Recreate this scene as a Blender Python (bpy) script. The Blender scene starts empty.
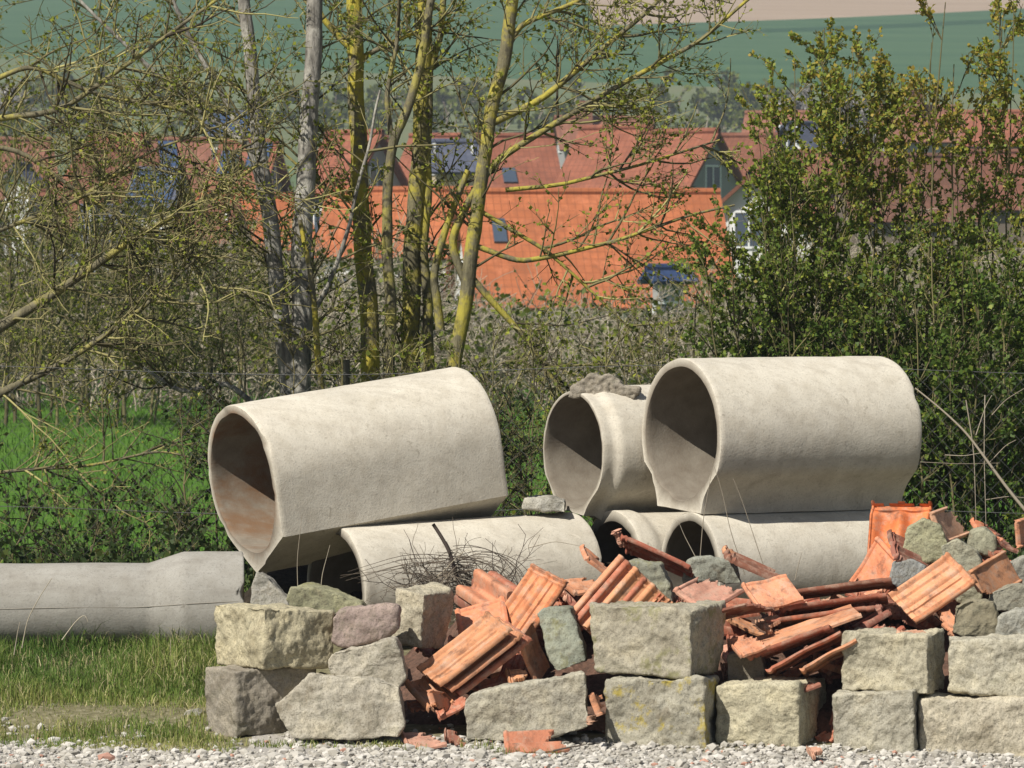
import bpy, math, random
import numpy as np
from mathutils import Vector, Matrix, noise as mnoise

random.seed(7)
rng = np.random.default_rng(7)
S = bpy.context.scene
COL = S.collection
R = math.radians

# ---------------------------------------------------------------- camera
F = 5000.0
CAM = np.array([0.0, -25.0, 2.4])
TH = math.atan((384 - 265) / F)          # camera looks slightly down
FW = np.array([0, math.cos(TH), -math.sin(TH)])
UP = np.array([0, math.sin(TH), math.cos(TH)])


def at(px, py, Y):
    """point of the place that lies at world depth Y along a sight line"""
    d = FW + np.array([1, 0, 0]) * (px - 512) / F - UP * (py - 384) / F
    return CAM + d * ((Y - CAM[1]) / d[1])


cam = bpy.data.cameras.new('camera')
cam.lens = F / 1024 * 36
cam.sensor_width = 36
cam.clip_start = 0.5
cam.clip_end = 5000
cam.dof.use_dof = True
cam.dof.focus_distance = 26.6
cam.dof.aperture_fstop = 15
co = bpy.data.objects.new('camera', cam)
COL.objects.link(co)
co.location = CAM
co.rotation_euler = (math.pi / 2 - TH, 0, 0)
S.camera = co

# ---------------------------------------------------------------- light
AZ, EL = 42.0, 47.0                        # sun behind the camera, to the left
sv = np.array([-math.sin(R(AZ)) * math.cos(R(EL)), -math.cos(R(AZ)) * math.cos(R(EL)), math.sin(R(EL))])
sl = bpy.data.lights.new('sun', 'SUN')
sl.energy = 5.0
sl.angle = R(0.5)
sl.color = (1.0, 0.955, 0.88)
so = bpy.data.objects.new('sun', sl)
COL.objects.link(so)
so.rotation_euler = Vector(sv).to_track_quat('Z', 'Y').to_euler()
W = bpy.data.worlds.new('World')
S.world = W
W.use_nodes = True
wn = W.node_tree
sky = wn.nodes.new('ShaderNodeTexSky')
sky.sky_type = 'NISHITA'
sky.sun_disc = False
sky.sun_elevation = R(EL)
sky.sun_rotation = math.atan2(sv[0], sv[1])
bg = wn.nodes['Background']
wn.links.new(sky.outputs[0], bg.inputs[0])
bg.inputs[1].default_value = 0.05
S.view_settings.view_transform = 'Standard'
S.view_settings.look = 'None'
S.view_settings.gamma = 1
S.view_settings.exposure = 0.42
S.cycles.max_bounces = 6
S.cycles.diffuse_bounces = 2
S.cycles.transparent_max_bounces = 4
S.cycles.volume_bounces = 0


# ---------------------------------------------------------------- properties
def tag(o, label=None, cat=None, group=None, kind=None):
    if label: o['label'] = label
    if cat: o['category'] = cat
    if group: o['group'] = group
    if kind or (label and cat): o['kind'] = kind or 'thing'
    return o


def empty(name, loc, label=None, cat=None, group=None):
    o = bpy.data.objects.new(name, None)
    COL.objects.link(o)
    o.location = loc
    o.empty_display_size = 0.1
    return tag(o, label, cat, group)


# ---------------------------------------------------------------- mesh builder
class MB:
    def __init__(self):
        self.v, self.t, self.q, self.tr, self.n = [], [], [], [], 0
        self.mq, self.mt = [], []

    def add(self, v, quads=None, tris=None, tint=0.5, m=0):
        v = np.asarray(v, float).reshape(-1, 3)
        self.v.append(v)
        self.t.append(np.full(len(v), tint, float) if np.isscalar(tint) else np.asarray(tint, float))
        if quads is not None and len(quads):
            a = np.asarray(quads, int) + self.n
            self.q.append(a); self.mq.append(np.full(len(a), m, int))
        if tris is not None and len(tris):
            a = np.asarray(tris, int) + self.n
            self.tr.append(a); self.mt.append(np.full(len(a), m, int))
        self.n += len(v)

    def tube(self, pts, rad, sides=5, tint=0.5, cap=False, m=0):
        pts = np.asarray(pts, float)
        n = len(pts)
        rad = np.broadcast_to(np.asarray(rad, float), (n,))
        tan = np.gradient(pts, axis=0)
        tan /= np.linalg.norm(tan, axis=1)[:, None] + 1e-12
        ref = np.array([0.31, 0.95, 0.07]) if abs(tan[0][1]) < 0.8 else np.array([0.95, 0.1, 0.3])
        a = np.cross(tan, ref); a /= np.linalg.norm(a, axis=1)[:, None] + 1e-12
        b = np.cross(tan, a)
        ang = np.arange(sides) * 2 * math.pi / sides
        v = pts[:, None, :] + rad[:, None, None] * (np.cos(ang)[None, :, None] * a[:, None, :] + np.sin(ang)[None, :, None] * b[:, None, :])
        i = np.arange(n - 1)[:, None] * sides
        j = np.arange(sides)[None, :]
        k = (j + 1) % sides
        q = np.stack([i + j, i + k, i + sides + k, i + sides + j], -1).reshape(-1, 4)
        tr = None
        if cap:
            tr = [(0, s, s + 1) for s in range(1, sides - 1)]
            o = (n - 1) * sides
            tr += [(o, o + s + 1, o + s) for s in range(1, sides - 1)]
        self.add(v.reshape(-1, 3), q, tr, tint, m)

    def box(self, lo, hi, M=None, m=0, tint=.5):
        (x0, y0, z0), (x1, y1, z1) = lo, hi
        v = np.array([(x0, y0, z0), (x1, y0, z0), (x1, y1, z0), (x0, y1, z0), (x0, y0, z1), (x1, y0, z1), (x1, y1, z1), (x0, y1, z1)], float)
        if M is not None: v = v @ np.array(M)[:3, :3].T + np.array(M)[:3, 3]
        self.add(v, [(0, 3, 2, 1), (4, 5, 6, 7), (0, 1, 5, 4), (1, 2, 6, 5), (2, 3, 7, 6), (3, 0, 4, 7)], None, tint, m)

    def build(self, name, mats, parent=None, smooth=True, origin=None):
        me = bpy.data.meshes.new(name)
        v = np.concatenate(self.v)
        if origin is not None: v = v - np.asarray(origin, float)
        t = np.concatenate(self.t)
        q = np.concatenate(self.q) if self.q else np.zeros((0, 4), int)
        tr = np.concatenate(self.tr) if self.tr else np.zeros((0, 3), int)
        mi = np.concatenate([np.concatenate(self.mq) if self.mq else np.zeros(0, int), np.concatenate(self.mt) if self.mt else np.zeros(0, int)])
        me.vertices.add(len(v)); me.vertices.foreach_set('co', v.ravel())
        loops = np.concatenate([q.ravel(), tr.ravel()])
        me.loops.add(len(loops)); me.loops.foreach_set('vertex_index', loops)
        tot = np.concatenate([np.full(len(q), 4), np.full(len(tr), 3)])
        st = np.concatenate([[0], np.cumsum(tot)[:-1]])
        me.polygons.add(len(tot))
        me.polygons.foreach_set('loop_start', st)
        me.polygons.foreach_set('loop_total', tot)
        me.polygons.foreach_set('material_index', mi)
        me.polygons.foreach_set('use_smooth', np.full(len(tot), smooth))
        me.update(calc_edges=True)
        at_ = me.attributes.new('tint', 'FLOAT', 'POINT')
        at_.data.foreach_set('value', t)
        for m in (mats if isinstance(mats, (list, tuple)) else [mats]): me.materials.append(m)
        o = bpy.data.objects.new(name, me)
        COL.objects.link(o)
        if origin is not None: o.location = origin
        if parent is not None:
            o.parent = parent
            if origin is None:
                o.location = -Vector(parent.location) if parent.rotation_euler[2] == 0 else (0, 0, 0)
        return o


# ---------------------------------------------------------------- materials
def ramp(nt, fac, stops, interp='LINEAR'):
    r = nt.nodes.new('ShaderNodeValToRGB')
    r.color_ramp.interpolation = interp
    e = r.color_ramp.elements
    while len(e) < len(stops): e.new(0.5)
    for el, (p, c) in zip(e, stops):
        el.position = p
        el.color = (*c, 1) if not np.isscalar(c) else (c, c, c, 1)
    nt.links.new(fac, r.inputs[0])
    return r.outputs[0]


def mix(nt, fac, a, b, mode='MIX'):
    m = nt.nodes.new('ShaderNodeMix'); m.data_type = 'RGBA'; m.blend_type = mode; m.clamp_result = False
    for sock, val in ((m.inputs[0], fac), (m.inputs[6], a), (m.inputs[7], b)):
        if hasattr(val, 'is_linked'): nt.links.new(val, sock)
        elif np.isscalar(val): sock.default_value = val
        else: sock.default_value = (*val, 1)
    return m.outputs[2]


def math_(nt, op, a, b=0.5, clamp=False):
    m = nt.nodes.new('ShaderNodeMath'); m.operation = op; m.use_clamp = clamp
    for sock, val in ((m.inputs[0], a), (m.inputs[1], b)):
        if hasattr(val, 'is_linked'): nt.links.new(val, sock)
        else: sock.default_value = val
    return m.outputs[0]


def nz(nt, vec, scale, detail=4, rough=.55, dist=0.0, typ='noise', **k):
    n = nt.nodes.new({'noise': 'ShaderNodeTexNoise', 'vor': 'ShaderNodeTexVoronoi', 'wave': 'ShaderNodeTexWave'}[typ])
    n.inputs['Scale'].default_value = scale
    if 'Detail' in n.inputs: n.inputs['Detail'].default_value = detail
    if typ == 'noise':
        n.inputs['Roughness'].default_value = rough
        n.inputs['Distortion'].default_value = dist
    if typ == 'wave':
        n.inputs['Distortion'].default_value = dist
    nt.links.new(vec, n.inputs['Vector'])
    return n.outputs['Fac'] if typ != 'vor' else n.outputs['Distance']


def newmat(name, rough=.9, spec=.2):
    m = bpy.data.materials.new(name); m.use_nodes = True
    nt = m.node_tree
    p = nt.nodes['Principled BSDF']
    p.inputs['Roughness'].default_value = rough
    p.inputs['Specular IOR Level'].default_value = spec
    tc = nt.nodes.new('ShaderNodeTexCoord')
    return m, nt, p, tc.outputs['Object']


def mapv(nt, vec, scale=(1, 1, 1), rot=(0, 0, 0), loc=(0, 0, 0)):
    mp = nt.nodes.new('ShaderNodeMapping')
    mp.inputs['Scale'].default_value = scale
    mp.inputs['Rotation'].default_value = rot
    mp.inputs['Location'].default_value = loc
    nt.links.new(vec, mp.inputs[0])
    return mp.outputs[0]


def rnd_offset(nt, vec):
    """a different piece of the texture for every object"""
    oi = nt.nodes.new('ShaderNodeObjectInfo')
    vm = nt.nodes.new('ShaderNodeVectorMath'); vm.operation = 'MULTIPLY_ADD'
    c = nt.nodes.new('ShaderNodeCombineXYZ')
    nt.links.new(oi.outputs['Random'], c.inputs[0]); nt.links.new(oi.outputs['Random'], c.inputs[1])
    vm.inputs[1].default_value = (37, 53, 0)
    nt.links.new(c.outputs[0], vm.inputs[0]); nt.links.new(vec, vm.inputs[2])
    return vm.outputs[0], oi.outputs['Color']


def bump(nt, p, h, strength=.5, dist=.01, prev=None):
    b = nt.nodes.new('ShaderNodeBump')
    b.inputs['Strength'].default_value = strength
    b.inputs['Distance'].default_value = dist
    nt.links.new(h, b.inputs['Height'])
    if prev is not None: nt.links.new(prev, b.inputs['Normal'])
    nt.links.new(b.outputs[0], p.inputs['Normal'])
    return b.outputs[0]


def attr(nt, name='tint'):
    a = nt.nodes.new('ShaderNodeAttribute'); a.attribute_name = name
    return a.outputs['Fac']


def m_concrete(name, rust=0.0, base=(.55, .505, .415), inner_shade=.58):
    m, nt, p, oc = newmat(name, .93, .15)
    v, colr = rnd_offset(nt, oc)
    big = nz(nt, v, 2.2, 6, .6)
    med = nz(nt, v, 9, 6, .65)
    fine = nz(nt, v, 90, 3, .6)
    stre = nz(nt, mapv(nt, v, (1.2, 9, 9)), 1.6, 5, .6)
    c = ramp(nt, big, [(.25, tuple(x * .84 for x in base)), (.5, base), (.75, tuple(min(1, x * 1.10) for x in base))])
    c = mix(nt, ramp(nt, med, [(.42, 0.), (.70, .42)]), c, tuple(x * k for x, k in zip(base, (.62, .58, .52))))
    c = mix(nt, ramp(nt, stre, [(.52, 0.), (.74, .42)]), c, tuple(x * k for x, k in zip(base, (.60, .57, .55))))
    drip = nz(nt, mapv(nt, v, (14, 14, 1.6)), 1.0, 4, .6)
    c = mix(nt, ramp(nt, drip, [(.58, 0.), (.74, .38)]), c, tuple(x * k for x, k in zip(base, (.55, .52, .5))))
    blot = nz(nt, mapv(nt, v, loc=(7, 2, 4)), 16, 7, .75, .6)
    c = mix(nt, ramp(nt, blot, [(.60, 0.), (.68, .6)]), c, tuple(x * k for x, k in zip(base, (.45, .42, .38))))
    c = mix(nt, ramp(nt, fine, [(.54, 0.), (.72, .5)]), c, tuple(x * .5 for x in base))
    scr = nz(nt, mapv(nt, v, (3, 40, 40), (.3, .2, .5)), 1.0, 3, .6)
    c = mix(nt, ramp(nt, scr, [(.64, 0.), (.70, .35)]), c, tuple(min(1, x * 1.25) for x in base))
    holes = nz(nt, v, 42, typ='vor')
    c = mix(nt, ramp(nt, holes, [(.05, .8), (.14, 0.)]), c, (.16, .145, .12))
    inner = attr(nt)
    ins = mix(nt, ramp(nt, med, [(.35, 0.), (.7, .7)]), tuple(x * inner_shade for x in (.40, .35, .275)), tuple(x * inner_shade for x in (.24, .19, .14)))  # inner wall colour lowered to paint in the shade inside the pipe
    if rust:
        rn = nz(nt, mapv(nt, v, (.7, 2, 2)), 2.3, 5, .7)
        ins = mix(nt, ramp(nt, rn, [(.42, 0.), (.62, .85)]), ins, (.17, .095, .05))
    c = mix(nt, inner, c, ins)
    nt.links.new(c, p.inputs['Base Color'])
    b1 = bump(nt, p, med, .25, .01)
    b2 = bump(nt, p, fine, .35, .004, b1)
    bump(nt, p, ramp(nt, holes, [(.03, 0.), (.12, 1.)]), .35, .004, b2)
    return m


def m_stone(name, chis=1.0, lichen=None):
    m, nt, p, oc = newmat(name, .95, .1)
    v, colr = rnd_offset(nt, oc)
    big = nz(nt, v, 5, 6, .65)
    med = nz(nt, v, 22, 5, .65)
    fine = nz(nt, v, 120, 3, .7)
    pit = nz(nt, v, 46, typ='vor')
    c = mix(nt, 1.0, colr, ramp(nt, big, [(.27, (.60, .57, .52)), (.5, (1, 1, 1)), (.73, (1.28, 1.24, 1.14))]), 'MULTIPLY')
    c = mix(nt, ramp(nt, pit, [(.12, .8), (.30, 0.)]), c, (.10, .088, .06))
    c = mix(nt, ramp(nt, nz(nt, mapv(nt, v, loc=(2, 9, 5)), 11, 6, .75, .8), [(.55, 0.), (.66, .55)]), c, (.16, .13, .085))
    c = mix(nt, ramp(nt, med, [(.5, 0.), (.75, .65)]), c, (.14, .125, .085))
    c = mix(nt, ramp(nt, nz(nt, v, 8, 5, .7, 1.0), [(.55, 0.), (.7, .5)]), c, (.20, .19, .13))
    c = mix(nt, ramp(nt, fine, [(.50, 0.), (.66, .6)]), c, (.11, .10, .075))
    if lichen:
        ln = nz(nt, mapv(nt, v, loc=(3, 1, 8)), 8, 7, .7)
        c = mix(nt, ramp(nt, ln, [(.545, 0.), (.62, .75)]), c, lichen)
    nt.links.new(c, p.inputs['Base Color'])
    vr = nt.nodes.new('ShaderNodeVectorRotate'); vr.inputs['Axis'].default_value = (.3, 1, .2)
    oi = nt.nodes.new('ShaderNodeObjectInfo')
    nt.links.new(math_(nt, 'MULTIPLY', oi.outputs['Random'], 6.28), vr.inputs['Angle']); nt.links.new(v, vr.inputs['Vector'])
    w = nz(nt, vr.outputs[0], 11, 4, .6, 14.0, 'wave')
    b0 = bump(nt, p, w, .15 * chis, .010)
    b0 = bump(nt, p, ramp(nt, pit, [(.08, 0.), (.3, 1.)]), .6, .008, b0)
    b1 = bump(nt, p, med, .7, .012, b0)
    bump(nt, p, fine, .6, .005, b1)
    return m


def m_clay(name):
    m, nt, p, oc = newmat(name, .85, .2)
    v, colr = rnd_offset(nt, oc)
    big = nz(nt, v, 7, 5, .65)
    fine = nz(nt, v, 60, 4, .65)
    c = mix(nt, 1.0, colr, ramp(nt, big, [(.25, (.62, .58, .56)), (.5, (1, 1, 1)), (.78, (1.2, 1.22, 1.25))]), 'MULTIPLY')
    c = mix(nt, ramp(nt, nz(nt, v, 13, 6, .7), [(.48, 0.), (.70, .75)]), c, (.43, .32, .24))      # lime dust
    c = mix(nt, ramp(nt, nz(nt, mapv(nt, v, loc=(9, 4, 2)), 10, 6, .7), [(.52, 0.), (.68, .75)]), c, (.11, .065, .045))   # soot, lichen
    c = mix(nt, ramp(nt, fine, [(.55, 0.), (.72, .4)]), c, (.14, .07, .05))
    nt.links.new(c, p.inputs['Base Color'])
    bump(nt, p, fine, .3, .003, bump(nt, p, big, .3, .006))
    return m


def m_bark(name, a, b, lich, amount=.5):
    m, nt, p, oc = newmat(name, .95, .1)
    v, colr = rnd_offset(nt, oc)
    f = nz(nt, mapv(nt, v, (9, 9, 2.4)), 3.0, 6, .65)
    c = ramp(nt, f, [(.3, a), (.6, b)])
    l = nz(nt, v, 5.5, 6, .7)
    c = mix(nt, ramp(nt, l, [(.62 - .25 * amount, 0.), (.74 - .25 * amount, .95)]), c, lich)
    l2 = nz(nt, mapv(nt, v, loc=(5, 5, 5)), 12, 5, .7)
    c = mix(nt, ramp(nt, l2, [(.58, 0.), (.68, .6)]), c, (.05, .045, .035))
    nt.links.new(c, p.inputs['Base Color'])
    bump(nt, p, f, .8, .02)
    return m


def m_tint(name, stops, rough=.8, transl=0.0, spec=.2):
    m, nt, p, oc = newmat(name, rough, spec)
    c = ramp(nt, attr(nt), stops)
    nt.links.new(c, p.inputs['Base Color'])
    if transl:
        t = nt.nodes.new('ShaderNodeBsdfTranslucent')
        nt.links.new(c, t.inputs[0])
        ms = nt.nodes.new('ShaderNodeMixShader'); ms.inputs[0].default_value = transl
        nt.links.new(p.outputs[0], ms.inputs[1]); nt.links.new(t.outputs[0], ms.inputs[2])
        nt.links.new(ms.outputs[0], nt.nodes['Material Output'].inputs[0])
    return m


def m_plain(name, c, rough=.8, spec=.3, nscale=6, amt=.35, metal=0):
    m, nt, p, oc = newmat(name, rough, spec)
    v, colr = rnd_offset(nt, oc)
    f = nz(nt, v, nscale, 5, .6)
    c = mix(nt, ramp(nt, f, [(.35, 0.), (.7, amt)]), c, tuple(x * .5 for x in c))
    nt.links.new(c, p.inputs['Base Color'])
    p.inputs['Metallic'].default_value = metal
    return m


M = {}
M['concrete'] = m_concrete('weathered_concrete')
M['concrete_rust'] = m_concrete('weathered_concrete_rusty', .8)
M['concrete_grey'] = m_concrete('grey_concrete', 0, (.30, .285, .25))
M['concrete_shade_inside'] = m_concrete('weathered_concrete_shade_inside', 0, inner_shade=.3)  # darker lining: the shade of the lower mouths is put into the colour
M['mortar'] = m_stone('old_mortar', .2)
M['stone'] = m_stone('sandstone')
M['stone_yellow'] = m_stone('sandstone_yellow_lichen', 1, (.36, .28, .035))
M['stone_moss'] = m_stone('sandstone_moss', .5, (.20, .19, .09))
M['clay'] = m_clay('clay_tile')
M['bark_grey'] = m_bark('grey_bark', (.075, .068, .058), (.30, .28, .24), (.42, .40, .34), .5)
M['bark_lichen'] = m_bark('lichen_bark', (.10, .09, .06), (.20, .175, .11), (.40, .335, .05), .78)
M['bark_olive'] = m_bark('olive_bark', (.09, .08, .05), (.18, .16, .10), (.31, .275, .075), .55)
M['bark_moss'] = m_bark('mossy_bark', (.09, .08, .05), (.19, .17, .10), (.36, .31, .055), .66)
M['twig'] = m_tint('twig_bark', [(0, (.045, .036, .022)), (.5, (.16, .14, .065)), (1, (.35, .315, .125))], .9)
M['drytwig'] = m_tint('dry_twig', [(0, (.07, .055, .045)), (.5, (.19, .155, .115)), (1, (.40, .35, .26))], .9)
M['leaf'] = m_tint('young_leaf', [(0, (.06, .085, .016)), (.5, (.16, .19, .022)), (1, (.32, .33, .04))], .6, .3)
M['leaf_dark'] = m_tint('shrub_leaf', [(0, (.034, .062, .014)), (.45, (.085, .14, .023)), (.78, (.22, .265, .036)), (1, (.34, .25, .045))], .55, .3)
M['grass'] = m_tint('grass_blade', [(0, (.055, .115, .02)), (.5, (.14, .205, .04)), (.8, (.29, .29, .085)), (1, (.56, .48, .28))], .7, .3)
M['weed'] = m_tint('weed_leaf', [(0, (.024, .042, .013)), (.6, (.055, .088, .022)), (1, (.14, .15, .035))], .6, .3)
M['wire'] = m_plain('galvanised_wire', (.10, .10, .095), .6, .4)
M['post'] = m_plain('grey_green_post', (.11, .115, .09), .8, .3)


# ---------------------------------------------------------------- ground sheet
KY = np.array([-60, -.25, 0.0, 2.0, 5.0, 72, 110, 255, 480, 1250, 1700], float)
KZ = np.array([0, 0, 0.02, .28, .42, .45, -8, -8, 15, 95, 150], float)


def gz(y, x=None):
    z = np.interp(y, KY, KZ)
    if x is not None: z = z - .012 * np.interp(y, [.2, 1.4], [1, 0]) - .028 * np.clip(x, -3, 3) * np.interp(y, [.2, 1.4], [1, 0])
    return z


def m_near():
    m, nt, p, oc = newmat('bank_soil', 1, .1)
    sx = nt.nodes.new('ShaderNodeSeparateXYZ'); nt.links.new(oc, sx.inputs[0])
    n1 = nz(nt, oc, 1.6, 5, .6); n2 = nz(nt, oc, 25, 5, .7); n3 = nz(nt, oc, 120, 3, .7)
    y = math_(nt, 'ADD', math_(nt, 'SUBTRACT', sx.outputs[1], math_(nt, 'MULTIPLY', math_(nt, 'LESS_THAN', sx.outputs[0], -1.3), -.45)), math_(nt, 'MULTIPLY', n1, .9))
    gravel = ramp(nt, n3, [(.3, (.22, .2, .17)), (.7, (.5, .47, .42))])
    soil = ramp(nt, n2, [(.3, (.10, .095, .05)), (.55, (.19, .17, .095)), (.72, (.34, .31, .22))])
    c = mix(nt, ramp(nt, y, [(.42, 0.), (.60, 1.)]), gravel, soil)
    nt.links.new(c, p.inputs['Base Color'])
    bump(nt, p, n3, .6, .01)
    return m


def m_meadow():
    m, nt, p, oc = newmat('meadow', 1, .05)
    n1 = nz(nt, oc, .35, 5, .6); n2 = nz(nt, oc, 6, 5, .7)
    c = ramp(nt, n2, [(.3, (.045, .12, .015)), (.7, (.10, .185, .03))])
    c = mix(nt, ramp(nt, n1, [(.5, 0.), (.75, .5)]), c, (.12, .16, .03))
    nt.links.new(c, p.inputs['Base Color'])
    bump(nt, p, n2, .6, .05)
    return m


def m_fields():
    m, nt, p, oc = newmat('far_fields', 1, .05)
    sx = nt.nodes.new('ShaderNodeSeparateXYZ'); nt.links.new(oc, sx.inputs[0])
    x, y = sx.outputs[0], sx.outputs[1]
    n = nz(nt, oc, .02, 5, .6)
    n2 = nz(nt, mapv(nt, oc, (.012, .16, 1)), 1, 5, .65)
    green = ramp(nt, n2, [(.3, (.042, .095, .045)), (.7, (.07, .13, .06))])
    rough_ = ramp(nt, n, [(.3, (.09, .135, .06)), (.7, (.15, .16, .085))])
    plough = ramp(nt, n2, [(.3, (.30, .225, .16)), (.7, (.37, .285, .205))])
    # boundary lines of the fields, in metres on the slope
    l1 = math_(nt, 'SUBTRACT', y, math_(nt, 'ADD', 682, math_(nt, 'MULTIPLY', x, .9)))     # ploughed field above
    kl = math_(nt, 'MULTIPLY', math_(nt, 'GREATER_THAN', l1, 0), math_(nt, 'GREATER_THAN', x, 12))
    l2 = math_(nt, 'SUBTRACT', y, math_(nt, 'SUBTRACT', 582, math_(nt, 'MULTIPLY', x, .35)))
    c = mix(nt, math_(nt, 'GREATER_THAN', l2, 0), rough_, green)
    tr = math_(nt, 'MULTIPLY', math_(nt, 'LESS_THAN', math_(nt, 'ABSOLUTE', math_(nt, 'SUBTRACT', l1, -26)), 5), math_(nt, 'GREATER_THAN', x, 12))
    c = mix(nt, tr, c, (.03, .075, .035))
    c = mix(nt, kl, c, plough)
    nt.links.new(c, p.inputs['Base Color'])
    return m


def build_ground():
    ys = np.unique(np.concatenate([np.linspace(-60, -2, 12), np.linspace(-2, 5.5, 76), np.linspace(5.5, 72, 30), np.linspace(72, 255, 40), np.linspace(255, 1700, 60)]))
    nx = 161
    u = np.linspace(-1, 1, nx)
    rows = []
    for y in ys:
        half = 8 + max(0, y + 25) * .35
        x = half * np.sign(u) * np.abs(u) ** 1.0
        z = gz(y + np.zeros(nx), x)
        if -1.5 < y < 5.5:
            k = min(1, max(0, (y + .3) / .8))
            z = z + np.array([mnoise.noise(Vector((xx * 1.3, y * 1.3, 1))) * .045 + mnoise.noise(Vector((xx * 6, y * 6, 4))) * .012 for xx in x]) * k
        elif y > 480:
            z = z + np.array([mnoise.noise(Vector((xx * .006, y * .006, 1))) for xx in x]) * 3.0 * min(1, (y - 480) / 60)
        rows.append(np.stack([x, np.full(nx, y), z], 1))
    v = np.concatenate(rows)
    i = np.arange(len(ys) - 1)[:, None] * nx
    j = np.arange(nx - 1)[None, :]
    q = np.stack([i + j, i + j + 1, i + nx + j + 1, i + nx + j], -1)
    yc = (ys[:-1] + ys[1:]) / 2
    mb = MB()
    mb.add(v)
    for k, (a, b) in enumerate([(-99, 5.2), (5.2, 255), (255, 9999)]):
        sel = (yc > a) & (yc <= b)
        qq = q[sel].reshape(-1, 4)
        mb.q.append(qq); mb.mq.append(np.full(len(qq), k))
    o = mb.build('ground', [m_near(), m_meadow(), m_fields()])
    tag(o, kind='structure')


build_ground()


# ---------------------------------------------------------------- pipes
def profile_out(Rr, h, foot, n=72, a1=-24, bow_=.035, fwk=.55):
    pts = []
    if not foot:
        for k in range(n):
            a = math.pi / 2 - 2 * math.pi * k / n
            pts.append((Rr * math.cos(a), Rr * math.sin(a)))
        return np.array(pts)
    fw = fwk * Rr
    c1 = (Rr * math.cos(R(a1)), Rr * math.sin(R(a1)))
    na = int(n * .32); nf = int(n * .11)
    for k in range(na): pts.append((Rr * math.cos(R(90 - (90 - a1) * k / na)), Rr * math.sin(R(90 - (90 - a1) * k / na))))
    for k in range(nf):
        t = k / nf
        bow = -bow_ * math.sin(math.pi * t)
        pts.append((c1[0] + (fw - c1[0]) * t + bow, c1[1] + (-h - c1[1]) * t))
    nb = n // 2 - na - nf
    half = list(pts)
    for k in range(nb): half.append((fw * (1 - k / nb), -h))
    # mirror
    full = half + [(0, -h)] + [(-x, y) for x, y in half[:0:-1]]
    return np.array(full)


def profile_in(Rr, h, foot, t, out):
    r = Rr - t
    res = []
    for x, y in out:
        a = math.atan2(y, x)
        if foot and y < 0:
            res.append((r * math.cos(a) * (1 - .12 * math.sin(a) ** 2), (h - t * 1.15) * math.sin(a)))
        else:
            res.append((r * math.cos(a), r * math.sin(a)))
    return np.array(res)


def pipe(name, label, px, py, Y, Rr, L, h=None, foot=True, yaw=29, pitch=0, roll=0, t=.05, mat='concrete', prof={},
         ends=None, group='concrete pipes heaped behind the wall', chips=1.0, seed=0):
    h = h or Rr
    o_ = profile_out(Rr, h, foot, **prof)
    i_ = profile_in(Rr, h, foot, t, o_)
    n = len(o_)
    nl = 60
    ss = np.concatenate([[0, .004, .012], np.linspace(.03, L - .03, nl), [L - .012, L - .004, L]])
    ex = np.array([math.cos(R(yaw)) * math.cos(R(pitch)), math.sin(R(yaw)) * math.cos(R(pitch)), math.sin(R(pitch))])
    ey = np.array([math.sin(R(yaw)), -math.cos(R(yaw)), 0.0])           # to the viewer's right hand side of the pipe
    ez = np.cross(ex, -ey)
    c, s_ = math.cos(R(roll)), math.sin(R(roll))
    ey, ez = c * ey + s_ * ez, -s_ * ey + c * ez
    org = at(px, py, Y)
    mb = MB()

    def ring(prof, s, scale=1.0, rim=0.0):
        v = []
        for k, (x, y) in enumerate(prof * scale):
            d = mnoise.noise(Vector((x * 5 + seed, y * 5, s * 4))) * .0025 + mnoise.noise(Vector((x * 19 + seed, y * 19, s * 14))) * .0018
            q = math.hypot(x, y) + 1e-9
            xx, yy = x * (1 + d / q), y * (1 + d / q)
            v.append((s, xx, yy))
        return v
    rings = []
    for s in ss:
        sc = 1.0
        if ends: sc = ends(s)
        e = min(s, L - s)
        rr = sc
        if e < .012: rr = sc * (1 - .010 * (1 - e / .012))
        rings.append(np.array(ring(o_, s, rr)))
    for s in ss[::-1]:
        e = min(s, L - s)
        rr = 1.0 + (.012 * (1 - e / .012) if e < .012 else 0)
        rings.append(np.array(ring(i_, s, rr)))
    # uneven, chipped rims
    for ri in range(len(rings)):
        rg = rings[ri]
        s0 = rg[0, 0]
        e = min(s0, L - s0)
        if e < .1:
            for k in range(n):
                nn = mnoise.noise(Vector((rg[k, 1] * 7 + seed * 3.1, rg[k, 2] * 7, 3.3 if s0 < L / 2 else 9.1)))
                n2 = mnoise.noise(Vector((rg[k, 1] * 24 + seed, rg[k, 2] * 24, 1.3)))
                cut = (max(0, nn - .36) * .07 + n2 * .0018) * chips * (1 - e / .1)
                rg[k, 0] += cut if s0 < L / 2 else -cut
    m_ = len(rings)
    v = np.concatenate(rings)
    w = org + v[:, 0:1] * ex + v[:, 1:2] * ey + v[:, 2:3] * ez
    i = np.arange(m_)[:, None] * n
    i2 = ((np.arange(m_) + 1) % m_)[:, None] * n
    j = np.arange(n)[None, :]
    k = (j + 1) % n
    q = np.stack([i + j, i + k, i2 + k, i2 + j], -1).reshape(-1, 4)
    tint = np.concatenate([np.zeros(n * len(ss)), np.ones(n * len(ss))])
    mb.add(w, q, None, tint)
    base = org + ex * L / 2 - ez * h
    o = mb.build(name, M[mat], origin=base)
    tag(o, label, 'pipe', group)
    return o, org, ex, ey, ez


def fix_normals(o):
    import bmesh
    b = bmesh.new(); b.from_mesh(o.data)
    bmesh.ops.recalc_face_normals(b, faces=b.faces)
    b.to_mesh(o.data); b.free()
    o.data.set_sharp_from_angle(angle=R(42))


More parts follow.
